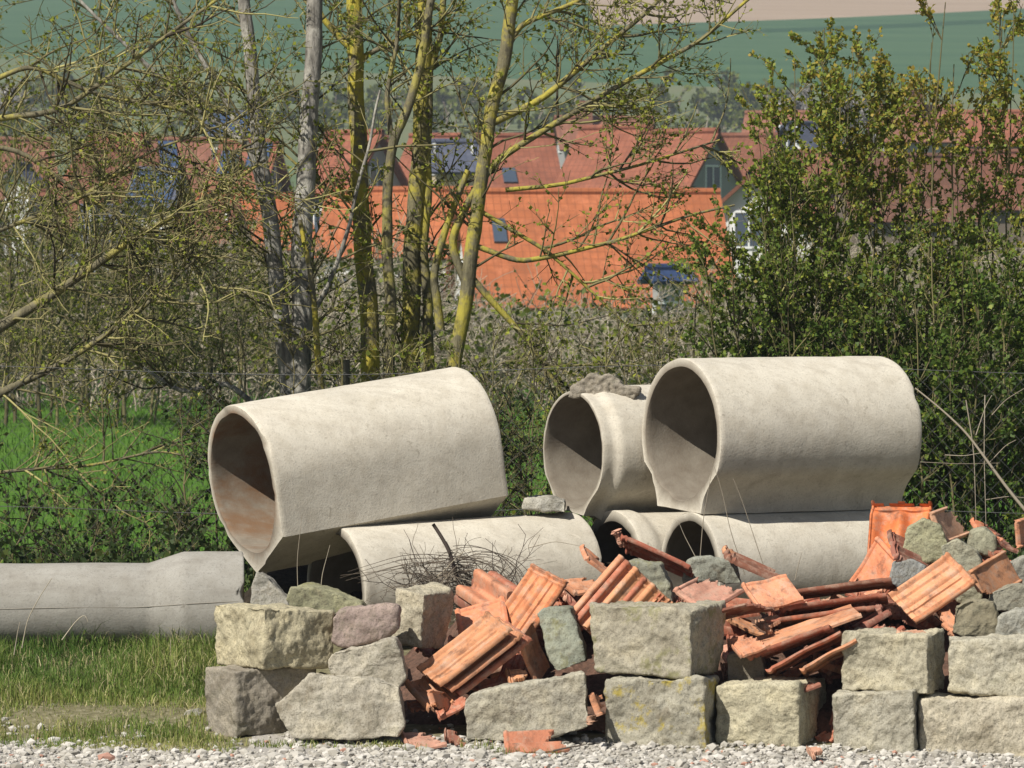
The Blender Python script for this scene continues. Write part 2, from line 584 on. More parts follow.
P = {}
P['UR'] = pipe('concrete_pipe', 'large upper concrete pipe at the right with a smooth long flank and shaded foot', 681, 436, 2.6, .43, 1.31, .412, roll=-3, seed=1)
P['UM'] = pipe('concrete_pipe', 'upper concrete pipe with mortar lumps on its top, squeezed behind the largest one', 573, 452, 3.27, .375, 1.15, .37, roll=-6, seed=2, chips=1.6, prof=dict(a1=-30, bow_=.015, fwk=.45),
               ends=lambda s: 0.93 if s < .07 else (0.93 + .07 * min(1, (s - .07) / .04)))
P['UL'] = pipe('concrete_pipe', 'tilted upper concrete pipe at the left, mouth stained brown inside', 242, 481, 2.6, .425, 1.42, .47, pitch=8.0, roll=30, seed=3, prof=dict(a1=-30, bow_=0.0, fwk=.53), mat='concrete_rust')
P['LC'] = pipe('concrete_pipe', 'lower concrete pipe behind the twig bundle, dark mouth under the tilted pipe', 336, 591, 2.5, .36, 1.50, foot=False, mat='concrete_shade_inside', pitch=1.5, seed=4)
P['LM'] = pipe('concrete_pipe', 'small lower concrete pipe end wedged between two other lower pipes', 613, 572, 3.1, .335, 1.25, foot=False, mat='concrete_shade_inside', seed=5, chips=2.0,
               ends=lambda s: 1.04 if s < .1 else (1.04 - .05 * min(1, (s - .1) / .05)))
P['LR'] = pipe('concrete_pipe', 'lower concrete pipe at the right under the large smooth pipe, half hidden by broken tiles', 690, 571, 2.5, .325, 1.34, foot=False, mat='concrete_shade_inside', seed=6)
P['LB'] = pipe('concrete_pipe', 'low concrete pipe at the back, mostly hidden, showing only behind the tilted pipe', 440, 600, 3.75, .34, 1.2, foot=False, seed=7)


def bell(s):
    # a long pipe with a socket at its right end; s runs from the socket mouth
    if s < .33: return 1.0
    if s < .52: return 1.0 - .2 * (s - .33) / .19
    return .8


def left_pipe():
    L = 2.3
    Rr = .305
    o_ = profile_out(Rr, Rr, False)
    org = at(244, 607, 2.35)
    ex = np.array([-1.0, -.06, 0.0]); ex /= np.linalg.norm(ex)
    ey = np.cross(np.array([0, 0, 1.0]), ex)
    ez = np.array([0, 0, 1.0])
    ss = np.concatenate([[0, .005, .014], np.linspace(.03, .6, 30), np.linspace(.63, L, 40)])
    rings = []
    n = len(o_)
    seam = []
    for s in ss:
        k = bell(s)
        rg = []
        for (x, y) in o_ * k * (.985 if s == 0 else 1):
            d = 1 + (mnoise.noise(Vector((x * 5 + 40, y * 5, s * 3))) * .003 + mnoise.noise(Vector((x * 17 + 40, y * 17, s * 12))) * .0015) / Rr
            cut = 0
            if s < .03: cut = max(0, mnoise.noise(Vector((x * 8 + 4, y * 8, 2)))) * .05
            rg.append((s + cut, x * d, y * d - (1 - k) * 0.0))
        rings.append(np.array(rg))
    for s in ss[::-1]:
        rings.append(np.array([(s, x * .80, y * .80) for (x, y) in o_ * (bell(s) if s > .1 else 1)]))
    m_ = len(rings)
    v = np.concatenate(rings)
    w = org + v[:, 0:1] * ex + v[:, 1:2] * ey + v[:, 2:3] * ez
    i = np.arange(m_)[:, None] * n
    i2 = ((np.arange(m_) + 1) % m_)[:, None] * n
    j = np.arange(n)[None, :]; k = (j + 1) % n
    q = np.stack([i + j, i + k, i2 + k, i2 + j], -1).reshape(-1, 4)
    mb = MB()
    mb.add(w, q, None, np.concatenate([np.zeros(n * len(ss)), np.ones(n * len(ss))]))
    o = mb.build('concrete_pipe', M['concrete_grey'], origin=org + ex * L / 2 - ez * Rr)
    tag(o, 'long grey concrete pipe lying in the grass with a flared socket end', 'pipe', 'concrete pipes heaped behind the wall')
    # casting seam, a low ridge that rises over the socket
    sm = MB()
    sp = []
    for s in np.linspace(0.02, L, 50):
        k = bell(s) * Rr
        a = R(10) - R(9) * min(1, s / .6) + R(3) * math.sin(s * 2)
        yy = math.sin(a) * k; xx = math.cos(a) * k
        sp.append(org + ex * s + ey * xx + ez * yy)
    sm.tube([q - ez * .0 - (q - org - ex * ((q - org) @ ex)) * .004 for q in sp], .0026, 6)
    sm.build('casting_seam', M['concrete_grey'], o, origin=None).location = -Vector(o.location)
    return o


left_pipe()
for k in P: fix_normals(P[k][0])


# ---------------------------------------------------------------- stones
def rough_from(verts, faces, vox=.010, smooth=2, amp=1.0, seed=0):
    me = bpy.data.meshes.new('tmp')
    me.from_pydata([tuple(v) for v in verts], [], faces)
    me.update()
    import bmesh
    b = bmesh.new(); b.from_mesh(me); bmesh.ops.recalc_face_normals(b, faces=b.faces); b.to_mesh(me); b.free()
    o = bpy.data.objects.new('tmp', me)
    COL.objects.link(o)
    r = o.modifiers.new('r', 'REMESH'); r.mode = 'VOXEL'; r.voxel_size = vox
    s = o.modifiers.new('s', 'SMOOTH'); s.factor = .5; s.iterations = smooth
    dg = bpy.context.evaluated_depsgraph_get()
    e = o.evaluated_get(dg).to_mesh()
    n = len(e.vertices)
    co_ = np.empty(n * 3); e.vertices.foreach_get('co', co_); co_ = co_.reshape(-1, 3)
    no = np.empty(n * 3); e.vertices.foreach_get('normal', no); no = no.reshape(-1, 3)
    polys = [tuple(p.vertices) for p in e.polygons]
    o.evaluated_get(dg).to_mesh_clear()
    bpy.data.objects.remove(o); bpy.data.meshes.remove(me)
    d = np.empty(n)
    for k in range(n):
        p = co_[k]
        a = mnoise.noise(Vector((p[0] * 5 + seed, p[1] * 5, p[2] * 5))) * .018
        b_ = mnoise.noise(Vector((p[0] * 13 + seed, p[1] * 13, p[2] * 13 + 7))) * .009
        c = mnoise.noise(Vector((p[0] * 34 + seed, p[1] * 34, p[2] * 34 + 3))) * .006
        c += abs(mnoise.noise(Vector((p[0] * 62 + seed, p[1] * 62, p[2] * 62)))) * -.006
        d[k] = (a + b_ + c) * amp
    return co_ + no * d[:, None], polys


def finish_stone(name, co_, polys, color, mat, label, cat, group, parent=None):
    base = np.array([co_[:, 0].mean(), co_[:, 1].mean(), co_[:, 2].min()])
    me = bpy.data.meshes.new(name)
    me.from_pydata((co_ - base).tolist(), [], polys)
    me.polygons.foreach_set('use_smooth', np.ones(len(me.polygons), bool))
    me.materials.append(M[mat])
    o = bpy.data.objects.new(name, me)
    COL.objects.link(o)
    o.location = base
    g_ = sum(color) / 3
    o.color = (*[(x * .9 + g_ * .1) * .95 for x in color], 1)
    if parent is not None:
        o.parent = parent
        o.location = Vector(base) - Vector(parent.location)
    tag(o, label, cat, group)
    return o


SG = 'rough sandstone blocks of the loose wall'
_sd = [0]


def cstone(label, px0, pc, px1, rt, rb, Y, phi, color, mat='stone', tilt=0, cat='stone block', group=SG, amp=1.0, maxd=.55, name='stone_block'):
    """yawed block: nearest upright edge at pc, left face out to px0, right face out to px1"""
    _sd[0] += 11.3
    s = (25 + Y) / F
    c, n = math.cos(R(phi)), math.sin(R(phi))
    a = max(.1, min(maxd if phi > 55 else 9, (px1 - pc) * s / c))
    b = max(.1, min(maxd if phi < 35 else 9, (pc - px0) * s / n))
    top = at(pc, rt, Y)[2]; bot = at(pc, rb, Y)
    o = np.array([bot[0], Y, bot[2]])
    h = top - bot[2]
    A = np.array([c, n, 0]) * a; B = np.array([-n, c, 0]) * b; Z = np.array([0, 0, h])
    # a little unsquare
    rr = np.random.default_rng(int(_sd[0] * 10))
    v = []
    for zz in (0, 1):
        for p in (0 * A, A, A + B, B):
            v.append(o + p + Z * zz + rr.normal(0, .012, 3))
    v = np.array(v)
    if tilt:
        ct = v.mean(0); t = R(tilt)
        x, z = v[:, 0] - ct[0], v[:, 2] - ct[2]
        v[:, 0] = ct[0] + x * math.cos(t) + z * math.sin(t)
        v[:, 2] = ct[2] - x * math.sin(t) + z * math.cos(t)
    f = [(0, 1, 2, 3), (4, 5, 6, 7), (0, 1, 5, 4), (1, 2, 6, 5), (2, 3, 7, 6), (3, 0, 4, 7)]
    co_, pl = rough_from(v, f, .0098, 6, amp * 1.15, _sd[0])
    return finish_stone(name, co_, pl, color, mat, label, cat, group)


def pstone(label, outline, Y, color, depth=.33, shift=(.02, 0), mat='stone', lean=0.0, shrink=.9, cat='stone block', group=SG, amp=1.0, vox=.0098, smooth=4, name='stone_block', parent=None):
    """irregular block whose front has the given outline; lean pushes its top back"""
    _sd[0] += 11.3
    pts = np.array([at(x, y, Y) for x, y in outline])
    z0 = pts[:, 2].min()
    pts[:, 1] += (pts[:, 2] - z0) * lean
    ct = pts.mean(0)
    back = ct + (pts - ct) * shrink + np.array([shift[0], depth, shift[1]])
    n = len(pts)
    v = np.concatenate([pts, back])
    f = [tuple(range(n)), tuple(range(n, 2 * n))] + [(i, (i + 1) % n, n + (i + 1) % n, n + i) for i in range(n)]
    co_, pl = rough_from(v, f, vox, smooth, amp, _sd[0])
    return finish_stone(name, co_, pl, color, mat, label, cat, group, parent)


BE = (.45, .395, .27); GR = (.43, .39, .305); GG = (.40, .37, .285); RD = (.33, .25, .215); DK = (.25, .215, .165); LT = (.50, .445, .33)
# lower course
cstone('grey brown block with a toothed right face at the left foot of the wall', 201, 232, 318, 671, 739, -.12, 33, (.29, .255, .20))
pstone('broad irregular grey stone with a sloping left shoulder in the bottom course', [(274, 704), (309, 675), (334, 677), (372, 677), (400, 687), (405, 724), (398, 737), (347, 741), (293, 739), (279, 720)], -.22, GR, .34, lean=.18)
pstone('long tooled block wedged under the tile heap, its top sloping up to the right', [(464, 702), (471, 693), (520, 685), (585, 672), (588, 696), (589, 728), (545, 740), (505, 743), (466, 741)], -.05, GG, .3)
cstone('block with a yellow lichen spot in the bottom course', 603, 707, 722, 681, 756, -.02, 77, (.37, .345, .265), 'stone_yellow')
cstone('pale smooth block with a deeply shaded right end in the bottom course', 718, 797, 834, 686, 753, .03, 71, (.47, .425, .29))
cstone('bottom block below the rounded one, left of the wide pale block', 833, 914, 920, 693, 758, .0, 80, GG)
cstone('wide pale block at the right end of the bottom course', 917, 1075, 1082, 700, 764, -.03, 82, LT)
# upper course
cstone('squared yellowish block topping the left corner of the wall', 209, 262, 332, 612, 669, -.1, 37, (.46, .405, .26))
pstone('small reddish grey stone beside the yellowish corner block', [(331, 617), (338, 609), (366, 607), (397, 607), (399, 628), (382, 640), (344, 649), (331, 642)], .08, RD, .3)
pstone('flat slanting grey stone under the small reddish stone', [(326, 660), (332, 652), (364, 645), (395, 638), (404, 660), (407, 679), (397, 690), (350, 684), (328, 674)], -.05, GR, .3)
pstone('flat mossy stone lying behind the yellowish corner block', [(285, 600), (290, 588), (306, 586), (338, 593), (362, 603), (368, 616), (300, 622)], .75, (.3, .29, .17), .3, mat='stone_moss')
cstone('leaning stone with one bright face and one dark face left of the tiles', 396, 424, 454, 590, 652, .42, 60, (.44, .39, .28), tilt=7, mat='stone')
cstone('large pitted block on top of the block with yellow lichen', 592, 690, 728, 610, 677, .02, 66, (.36, .325, .24), 'stone_moss', amp=1.1)
pstone('small dark stone filling the gap right of the large pitted block', [(727, 655), (742, 650), (762, 655), (766, 672), (763, 688), (727, 690)], .42, DK, .25)
cstone('rounded block in the upper course with a dark right end', 843, 930, 951, 634, 694, .06, 72, (.42, .38, .27), amp=1.2)
cstone('pale block in the upper course cut off by the right edge', 950, 1060, 1066, 638, 699, .04, 80, (.44, .405, .305))
# in the heap
pstone('grey green slab standing upright among the tiles', [(536, 614), (543, 609), (571, 607), (579, 634), (586, 662), (556, 674), (549, 664)], .3, (.27, .285, .22), .14, lean=.25, mat='stone_moss', vox=.010)
pstone('greenish stone behind the slanting tile stack', [(606, 600), (612, 570), (632, 561), (662, 563), (672, 585), (674, 604)], 1.0, (.28, .28, .21), .22, mat='stone_moss', vox=.009)
pstone('light greenish stone beside the small pipe mouth', [(684, 582), (688, 560), (708, 557), (738, 562), (742, 584)], 1.5, (.31, .32, .26), .2, vox=.009)
pstone('pale yellowish stone leaning on the orange upright tile', [(900, 560), (906, 528), (922, 518), (942, 526), (950, 548), (948, 566)], 1.2, (.34, .33, .20), .2, vox=.009)
pstone('pale wedge of stone right of the ribbed red tile', [(944, 590), (940, 545), (958, 538), (978, 552), (986, 572), (982, 602), (962, 606)], 1.05, (.36, .345, .245), .22, vox=.009)
pstone('smooth grey slab between the orange tile and the ribbed red tile', [(889, 580), (893, 562), (912, 559), (926, 566), (922, 584), (900, 590)], 1.05, (.27, .275, .26), .15, vox=.009, amp=.6)
pstone('small greenish stone near the top of the heap at the right', [(966, 552), (970, 532), (984, 528), (997, 538), (994, 556)], 1.35, (.32, .31, .21), .18, vox=.009)
pstone('rough brownish stone lying on the pale upper block', [(952, 634), (954, 606), (972, 598), (994, 602), (1000, 622), (998, 640)], .4, (.26, .23, .15), .25, amp=1.5)
pstone('flat pale stone at the right edge above the upper block', [(994, 642), (998, 616), (1018, 609), (1050, 612), (1052, 642)], .36, (.36, .35, .29), .25)
pstone('rounded stone at the right edge beneath the notched tile', [(984, 612), (990, 592), (1012, 584), (1046, 590), (1048, 614)], .85, (.31, .295, .225), .22)
pstone('grey stone at the right edge under the highest shards', [(1004, 588), (1008, 566), (1026, 556), (1050, 566), (1050, 590)], 1.15, (.29, .28, .23), .2)
pstone('pebble sized pale rock in the grass left of the wall', [(182, 717), (185, 711), (194, 709), (201, 713), (200, 719)], .35, (.42, .40, .34), .08, vox=.005, cat='rock', group='loose rocks', smooth=3, amp=.5, name='rock')
pstone('broken wedge of concrete beside the socket of the long pipe', [(249, 620), (249, 586), (256, 570), (270, 578), (290, 602), (290, 620)], 2.0, (.36, .34, .29), .18, mat='mortar', vox=.009, cat='rubble', group='lumps of broken concrete', name='concrete_lump')
pstone('flat lump of concrete lying on the back pipe right of the tilted pipe', [(520, 509), (524, 498), (548, 496), (566, 501), (566, 514)], 3.0, (.42, .40, .34), .3, mat='mortar', vox=.012, cat='rubble', group='lumps of broken concrete', name='concrete_lump')
# mortar stuck to the pipes (parts)
pstone(None, [(567, 398), (572, 386), (582, 380), (590, 373), (601, 376), (608, 371), (618, 378), (624, 386), (640, 389), (634, 398)], 3.2, (.31, .27, .21), .16, mat='mortar', vox=.007, cat=None, group=None, name='mortar_crust', parent=P['UM'][0], amp=1.7, smooth=2)



# ---------------------------------------------------------------- roof tiles
def tile_mesh(kind, seed=0, mask=None):
    Wd, L, th = .27, .42, .011
    nx, ny = 54, 60
    r = np.random.default_rng(seed)
    xs = np.linspace(0, Wd, nx + 1); ys = np.linspace(0, L, ny + 1)
    X, Y_ = np.meshgrid(xs, ys, indexing='ij')
    u, v = X / Wd, Y_ / L

    def bumpf(x, c, w): return np.clip(1 - ((x - c) / w) ** 2, 0, 1)
    Z = np.zeros_like(X)
    if kind == 'interlock':
        Z += .012 * bumpf(u, .035, .03) + .010 * bumpf(u, .11, .028) + .016 * bumpf(u, .5, .07) + .018 * bumpf(u, .93, .07)
        Z += .010 * bumpf(u, .30, .02) * (v > .1) + .010 * bumpf(u, .70, .02) * (v > .1)
        Z += .014 * bumpf(v, .03, .028) + .009 * bumpf(v, .10, .02)
        Z += .006 * (v > .93)
    elif kind == 'double':
        Z += .046 * (.5 + .5 * np.cos((u - .06) * 4.5 * math.pi)) ** 1.5 * np.clip(v * 9 - .9, 0, 1)
        Z += .034 * bumpf(v, .03, .035) + .012 * bumpf(v, .13, .012)
        Z += .010 * bumpf(u, .03, .025) + .012 * bumpf(u, .97, .025)
    elif kind == 'pan':
        Z += .032 * np.sin(u * 2 * math.pi * 1.5)
        Z += .008 * bumpf(v, .04, .03)
    elif kind == 'plain':
        Z += .010 * bumpf(u, .06, .05) + .010 * bumpf(u, .94, .05) + .012 * bumpf(v, .04, .04) + .004 * np.sin(v * 9)
    Z += np.vectorize(lambda a, b: mnoise.noise(Vector((a * 14 + seed, b * 14, seed * 1.7))))(X, Y_) * .0016
    keep = np.ones((nx, ny), bool)
    uc = (np.arange(nx) + .5) / nx; vc = (np.arange(ny) + .5) / ny
    UC, VC = np.meshgrid(uc, vc, indexing='ij')
    if kind == 'double':
        keep &= VC > .03 + .03 * np.abs(np.sin(UC * 2 * math.pi))
    jag = np.array([mnoise.noise(Vector((k * .11, seed * 2.3, 0))) * .22 + mnoise.noise(Vector((k * .45, seed * 2.3, 5))) * .06 for k in range(400)])
    if mask is not None:
        for (a, b, c_) in mask:            # keep where a*u + b*v + c > 0 with a broken edge
            pr = (UC * b - VC * a)
            j = jag[np.clip((pr * 60 + 150).astype(int), 0, 399)]
            keep &= (a * UC + b * VC + c_ + j) > 0
    lugs = (np.abs(UC - .5) < .12) & (np.abs(VC - .07) < .03)
    bot = Z * .55 - th
    bot[:-1, :-1][lugs] -= .012
    nv = (nx + 1) * (ny + 1)
    V = np.concatenate([np.stack([X, Y_, Z], -1).reshape(-1, 3), np.stack([X, Y_, bot], -1).reshape(-1, 3)])
    idx = lambda i, j: i * (ny + 1) + j
    q = []
    for i in range(nx):
        for j in range(ny):
            if not keep[i, j]: continue
            a, b, c_, d = idx(i, j), idx(i + 1, j), idx(i + 1, j + 1), idx(i, j + 1)
            q.append((a, b, c_, d)); q.append((nv + d, nv + c_, nv + b, nv + a))
            if i == 0 or not keep[i - 1, j]: q.append((a, d, nv + d, nv + a))
            if i == nx - 1 or not keep[i + 1, j]: q.append((c_, b, nv + b, nv + c_))
            if j == 0 or not keep[i, j - 1]: q.append((b, a, nv + a, nv + b))
            if j == ny - 1 or not keep[i, j + 1]: q.append((d, c_, nv + c_, nv + d))
    q = np.array(q)
    used = np.unique(q)
    rem = -np.ones(2 * nv, int); rem[used] = np.arange(len(used))
    me = bpy.data.meshes.new('roof_tile')
    me.from_pydata(V[used].tolist(), [], rem[q].tolist())
    me.polygons.foreach_set('use_smooth', np.ones(len(me.polygons), bool))
    try: me.set_sharp_from_angle(angle=R(38))
    except Exception: pass
    me.materials.append(M['clay'])
    me.update()
    return me


TM = {
    'I': tile_mesh('interlock', 1), 'D': tile_mesh('double', 2), 'P': tile_mesh('pan', 3), 'F': tile_mesh('plain', 4),
    'Ib': tile_mesh('interlock', 5, [(0.1, -1, .62)]), 'Ic': tile_mesh('interlock', 6, [(-.7, -1, 1.05)]),
    'Fb': tile_mesh('plain', 7, [(.35, -1, .5)]), 'Fc': tile_mesh('plain', 8, [(-1, .2, .6), (.2, 1, -.25)]),
    'Pb': tile_mesh('pan', 9, [(.2, -1, .55)]), 'Fn': tile_mesh('plain', 10, [(-1.2, 1.1, .75)]),
    'S1': tile_mesh('plain', 11, [(-1, .3, .5), (.3, -1, .45)]), 'S2': tile_mesh('interlock', 12, [(-1, -.4, .62), (.1, -1, .4)]),
    'S3': tile_mesh('interlock', 13, [(1, -.5, -.25), (.2, 1, -.55)]),
}
OR = (.54, .205, .10); SA = (.54, .245, .13); RB = (.40, .145, .085); BR = (.235, .095, .062); PK = (.51, .28, .185); DR = (.33, .11, .065)
TG = 'broken clay roof tiles heaped behind the wall'


def solve(A, B, C, Y, L=.42, Wd=.27, up=True):
    s = (25 + Y) / F
    l2 = np.array([(B[0] - A[0]) * s, -(B[1] - A[1]) * s]); w2 = np.array([(C[0] - A[0]) * s, -(C[1] - A[1]) * s])
    g = np.linspace(-.45, .45, 121)
    D1, D2 = np.meshgrid(g, g, indexing='ij')
    l = np.sqrt(l2 @ l2 + D1 ** 2); w = np.sqrt(w2 @ w2 + D2 ** 2)
    cs = (l2 @ w2 + D1 * D2) / (l * w + 1e-9)
    cost = ((l - L) / L) ** 2 + ((w - Wd) / Wd) ** 2 + 2.5 * cs ** 2
    # the face turned to the viewer should look up rather than down
    nx_ = D1 * w2[1] - l2[1] * D2   # components of l x w with (x, y depth, z)
    ny_ = l2[1] * w2[0] - l2[0] * w2[1]
    nz_ = l2[0] * D2 - D1 * w2[0]
    sg = np.where(ny_ > 0, -1, 1)
    cost = cost + (.35 if up else 0) * ((nz_ * sg) < 0)
    k = np.unravel_index(np.argmin(cost), cost.shape)
    return np.array([l2[0], D1[k], l2[1]]), np.array([w2[0], D2[k], w2[1]])


_tn = [0]


def tile(label, kind, A, B, C, color, Y=None, L=.42, Wd=.27, flip=False, up=True, group=TG, dY=0, cat='roof tile'):
    _tn[0] += 1
    if Y is None:
        my = (A[1] + B[1]) / 2
        Y = .3 + (690 - my) / 160 * 1.25
    Y += dY
    l, w = solve(A, B, C, Y, L, Wd, up)
    ln, wn_ = np.linalg.norm(l), np.linalg.norm(w)
    org = at(A[0], A[1], Y - (l[1] + w[1]) / 2)
    ey = l / ln
    ex = w - ey * (w @ ey); ex /= np.linalg.norm(ex)
    ez = np.cross(ex, ey)
    facing = -ez[1] > 0
    if facing == flip:
        org = org + ex * wn_; ex = -ex; ez = -ez
    sx, sy = wn_ / .27, ln / .42
    Mx = Matrix(((ex[0] * sx, ey[0] * sy, ez[0], org[0]), (ex[1] * sx, ey[1] * sy, ez[1], org[1]), (ex[2] * sx, ey[2] * sy, ez[2], org[2]), (0, 0, 0, 1)))
    o = bpy.data.objects.new('roof_tile', TM[kind])
    COL.objects.link(o)
    o.matrix_world = Mx
    j = rng.uniform(.88, 1.12)
    o.color = (color[0] * j, color[1] * j * rng.uniform(.94, 1.06), color[2] * j, 1)
    tag(o, label, cat, group)
    return o


def stack(o, off, label, color=None):
    c = o.copy(); COL.objects.link(c)
    c.matrix_world = Matrix.Translation(off) @ o.matrix_world
    c['label'] = label
    if color: c.color = (*color, 1)
    return c


# left part of the heap
t1 = tile('long orange tile standing steeply behind the grey green slab, its raised rim at the top', 'I', (533, 564), (490, 624), (568, 580), OR, .78)
t2 = tile('orange tile under the long steep tile, its left rim above the front tile', 'F', (455, 611), (462, 650), (505, 597), OR, .72)
t3 = tile('pale salmon tile sloping down to the lower left at the front of the left heap', 'I', (489, 613), (417, 668), (513, 626), SA, .24)
stack(t3, (.055, .035, -.03), 'tile hidden under the pale salmon tile, only its right edge showing', SA)
stack(t3, (.10, .075, -.055), 'lowest tile of the three stacked on the slope of the left heap', RB)
tile('small broken tile lying low at the left foot of the heap', 'Ib', (404, 684), (436, 712), (442, 676), SA, .18)
tile('dark sided tile fragment leaning under the front tile beside the tooled block', 'Fb', (430, 703), (468, 680), (440, 716), RB, .14)
tile('broken tile end at the lower left of the heap, below the small broken tile', 'S1', (428, 690), (462, 700), (436, 716), SA, .1)
tile('narrow tile on edge leaning against the upright grey green slab', 'F', (530, 620), (549, 668), (517, 634), SA, .42)
tile('ribbed tile showing its back beneath the narrow leaning tile', 'I', (511, 640), (497, 676), (541, 650), RB, .5, flip=True)
tile('dull red tile lying flat above the tooled block', 'Ib', (470, 686), (520, 672), (484, 700), RB, .25)
tile('flat red shard on the tooled block beside the narrow leaning tile', 'S2', (505, 672), (545, 668), (512, 688), SA, .22)
t6 = tile('curved tile with its wavy end showing at the top left of the heap', 'P', (456, 594), (490, 612), (482, 570), SA, 1.25)
stack(t6, (.075, .03, -.012), 'second curved tile nested right of the one with the wavy end', RB)
stack(t6, (-.01, .05, -.05), 'curved tile nested below the one with the wavy end', BR)
tile('brownish tile lying dark side out right of the long steep tile', 'Fb', (566, 590), (606, 580), (570, 612), BR, 1.0, flip=True)
tile('flat tile shard right of the rim of the long steep tile', 'Fb', (560, 582), (608, 574), (572, 592), SA, 1.05)
t7 = tile('ribbed salmon tile sloping to the lower left above the large pitted block', 'I', (634, 566), (582, 624), (674, 604), SA, .55)
stack(t7, (-.045, .0, .035), 'second tile of the slanting stack above the large pitted block', RB)
stack(t7, (-.075, .02, .06), 'outermost tile of the slanting stack above the large pitted block', SA)
tile('red tile piece wedged between the slab and the slanting stack', 'S1', (590, 640), (606, 660), (602, 632), DR, .3)
tile('narrow light edge of a tile pointing at the mouth of the small pipe', 'Fb', (580, 546), (616, 570), (584, 556), SA, 1.35)
tile('dark brown tile lying with its underside out beside the small pipe mouth', 'I', (621, 535), (689, 565), (628, 552), DR, 1.5, up=False)
tile('slim upright shard of pale tile in front of the small pipe', 'S2', (611, 532), (622, 566), (618, 530), PK, 1.45, Wd=.1)
# middle part
tile('flat pinkish tile with a broken lower edge above the large pitted block', 'Fb', (673, 590), (721, 568), (703, 613), PK, .6)
tile('flat salmon tile to the right of the pinkish tile', 'F', (741, 585), (786, 575), (756, 608), SA, .75)
tile('brown tile on edge reaching down right from the shard above the pipe', 'Ib', (722, 548), (806, 586), (724, 556), BR, 1.35, up=False)
tile('broken tile nose sticking up above the flat salmon tile', 'S1', (722, 548), (752, 560), (728, 562), SA, 1.3)
t13 = tile('long brown tile on edge right of the flat salmon tile', 'I', (784, 593), (890, 578), (790, 602), BR, .9, up=False)
stack(t13, (-.03, -.08, -.075), 'long dark tile just under the long brown tile on edge', DR)
stack(t13, (-.10, -.16, -.135), 'third tile in the fan of tiles on edge', RB)
tile('dark tile under the flat pinkish tile with its broken edge in front', 'Fb', (703, 614), (784, 598), (706, 626), BR, .5, up=False)
tile('light grey pink shard in the fan of tiles', 'S2', (755, 624), (796, 606), (770, 634), PK, .6)
tile('long tile with a bright upper edge crossing the fan from lower left to upper right', 'F', (736, 646), (852, 606), (745, 652), SA, .5)
tile('thick tile below the bright edged long tile', 'I', (747, 657), (828, 625), (757, 664), RB, .42, up=False)
tile('red tile end between the fan and the small dark stone', 'Fb', (727, 642), (762, 628), (737, 654), SA, .35)
tile('tile in the lower fan sloping up to the rounded block', 'F', (766, 671), (840, 632), (774, 679), RB, .36, up=False)
tile('lowest tile of the fan, ending beside the rounded block', 'F', (800, 670), (856, 640), (806, 680), SA, .3, up=False)
tile('dull shard lying under the lowest tile of the fan', 'Fb', (772, 684), (815, 672), (780, 692), BR, .28)
tile('dark tile at the back of the fan next to the ribbed red tile', 'Ib', (836, 618), (884, 590), (850, 632), BR, .7)
tile('broken tile behind the fan, left of the ribbed red tile', 'Fb', (845, 640), (890, 612), (862, 650), DR, .5)
# right part
tile('bright orange double trough tile standing upright beside the large pipe', 'D', (872, 501), (864, 577), (932, 498), (.66, .20, .065), 1.45)
tile('second orange tile leaning low against the upright orange tile', 'Fb', (878, 536), (846, 590), (900, 560), OR, 1.25)
tile('dark underside of a tile propped below the upright orange tile', 'Ib', (887, 531), (940, 556), (890, 556), BR, 1.2, up=False)
tile('ribbed red tile tilted to the left above the rounded block', 'I', (948, 553), (886, 594), (974, 580), SA, .75)
tile('red tile with a rounded notch broken out at the right of the heap', 'Fn', (968, 571), (1010, 554), (986, 604), SA, .95)
tile('pink broken tile standing right of the upright orange tile', 'Fb', (930, 512), (968, 504), (942, 545), PK, 1.45)
tile('orange shard at the top of the heap right of the pink broken tile', 'S1', (970, 520), (1004, 530), (976, 534), OR, 1.55)
tile('dark red shard lying at the top right under the orange shard', 'S2', (985, 548), (1016, 546), (990, 562), DR, 1.3)
tile('tile end jutting in at the right edge of the heap', 'Fb', (1016, 520), (1052, 516), (1018, 548), SA, 1.5)
tile('small pink tile piece lying on the rounded block', 'S2', (896, 634), (948, 628), (908, 641), PK, .25)
tile('upright shard behind the rounded block, below the ribbed red tile', 'S1', (928, 612), (946, 638), (950, 612), SA, .5)
tile('red tile edge showing between the shaded block end and its right neighbour', 'F', (822, 742), (838, 698), (842, 744), RB, .25)
tile('red shard behind the rough brownish stone', 'Fb', (928, 600), (960, 592), (938, 618), DR, .8)
# pieces down at the gravel
tile('ribbed tile piece standing between the tooled block and the lichen block', 'S3', (586, 684), (598, 716), (602, 683), SA, .1)
tile('thin shards jammed at the foot of the lichen block', 'S2', (588, 716), (604, 722), (590, 728), PK, .0)
tile('curved red tile lying on the gravel against the tooled block', 'Pb', (503, 735), (574, 732), (506, 748), (.45, .18, .10), -.25)
tile('pink tile fragment on the gravel at the left end of the heap', 'Fb', (401, 735), (446, 731), (408, 744), PK, -.2)
tile('dark tile fragment on the gravel beside the pink fragment', 'S1', (444, 731), (472, 733), (447, 742), BR, -.12)
tile('small reddish chip on the gravel below the shaded block end', 'S2', (806, 750), (834, 746), (812, 756), PK, -.35)
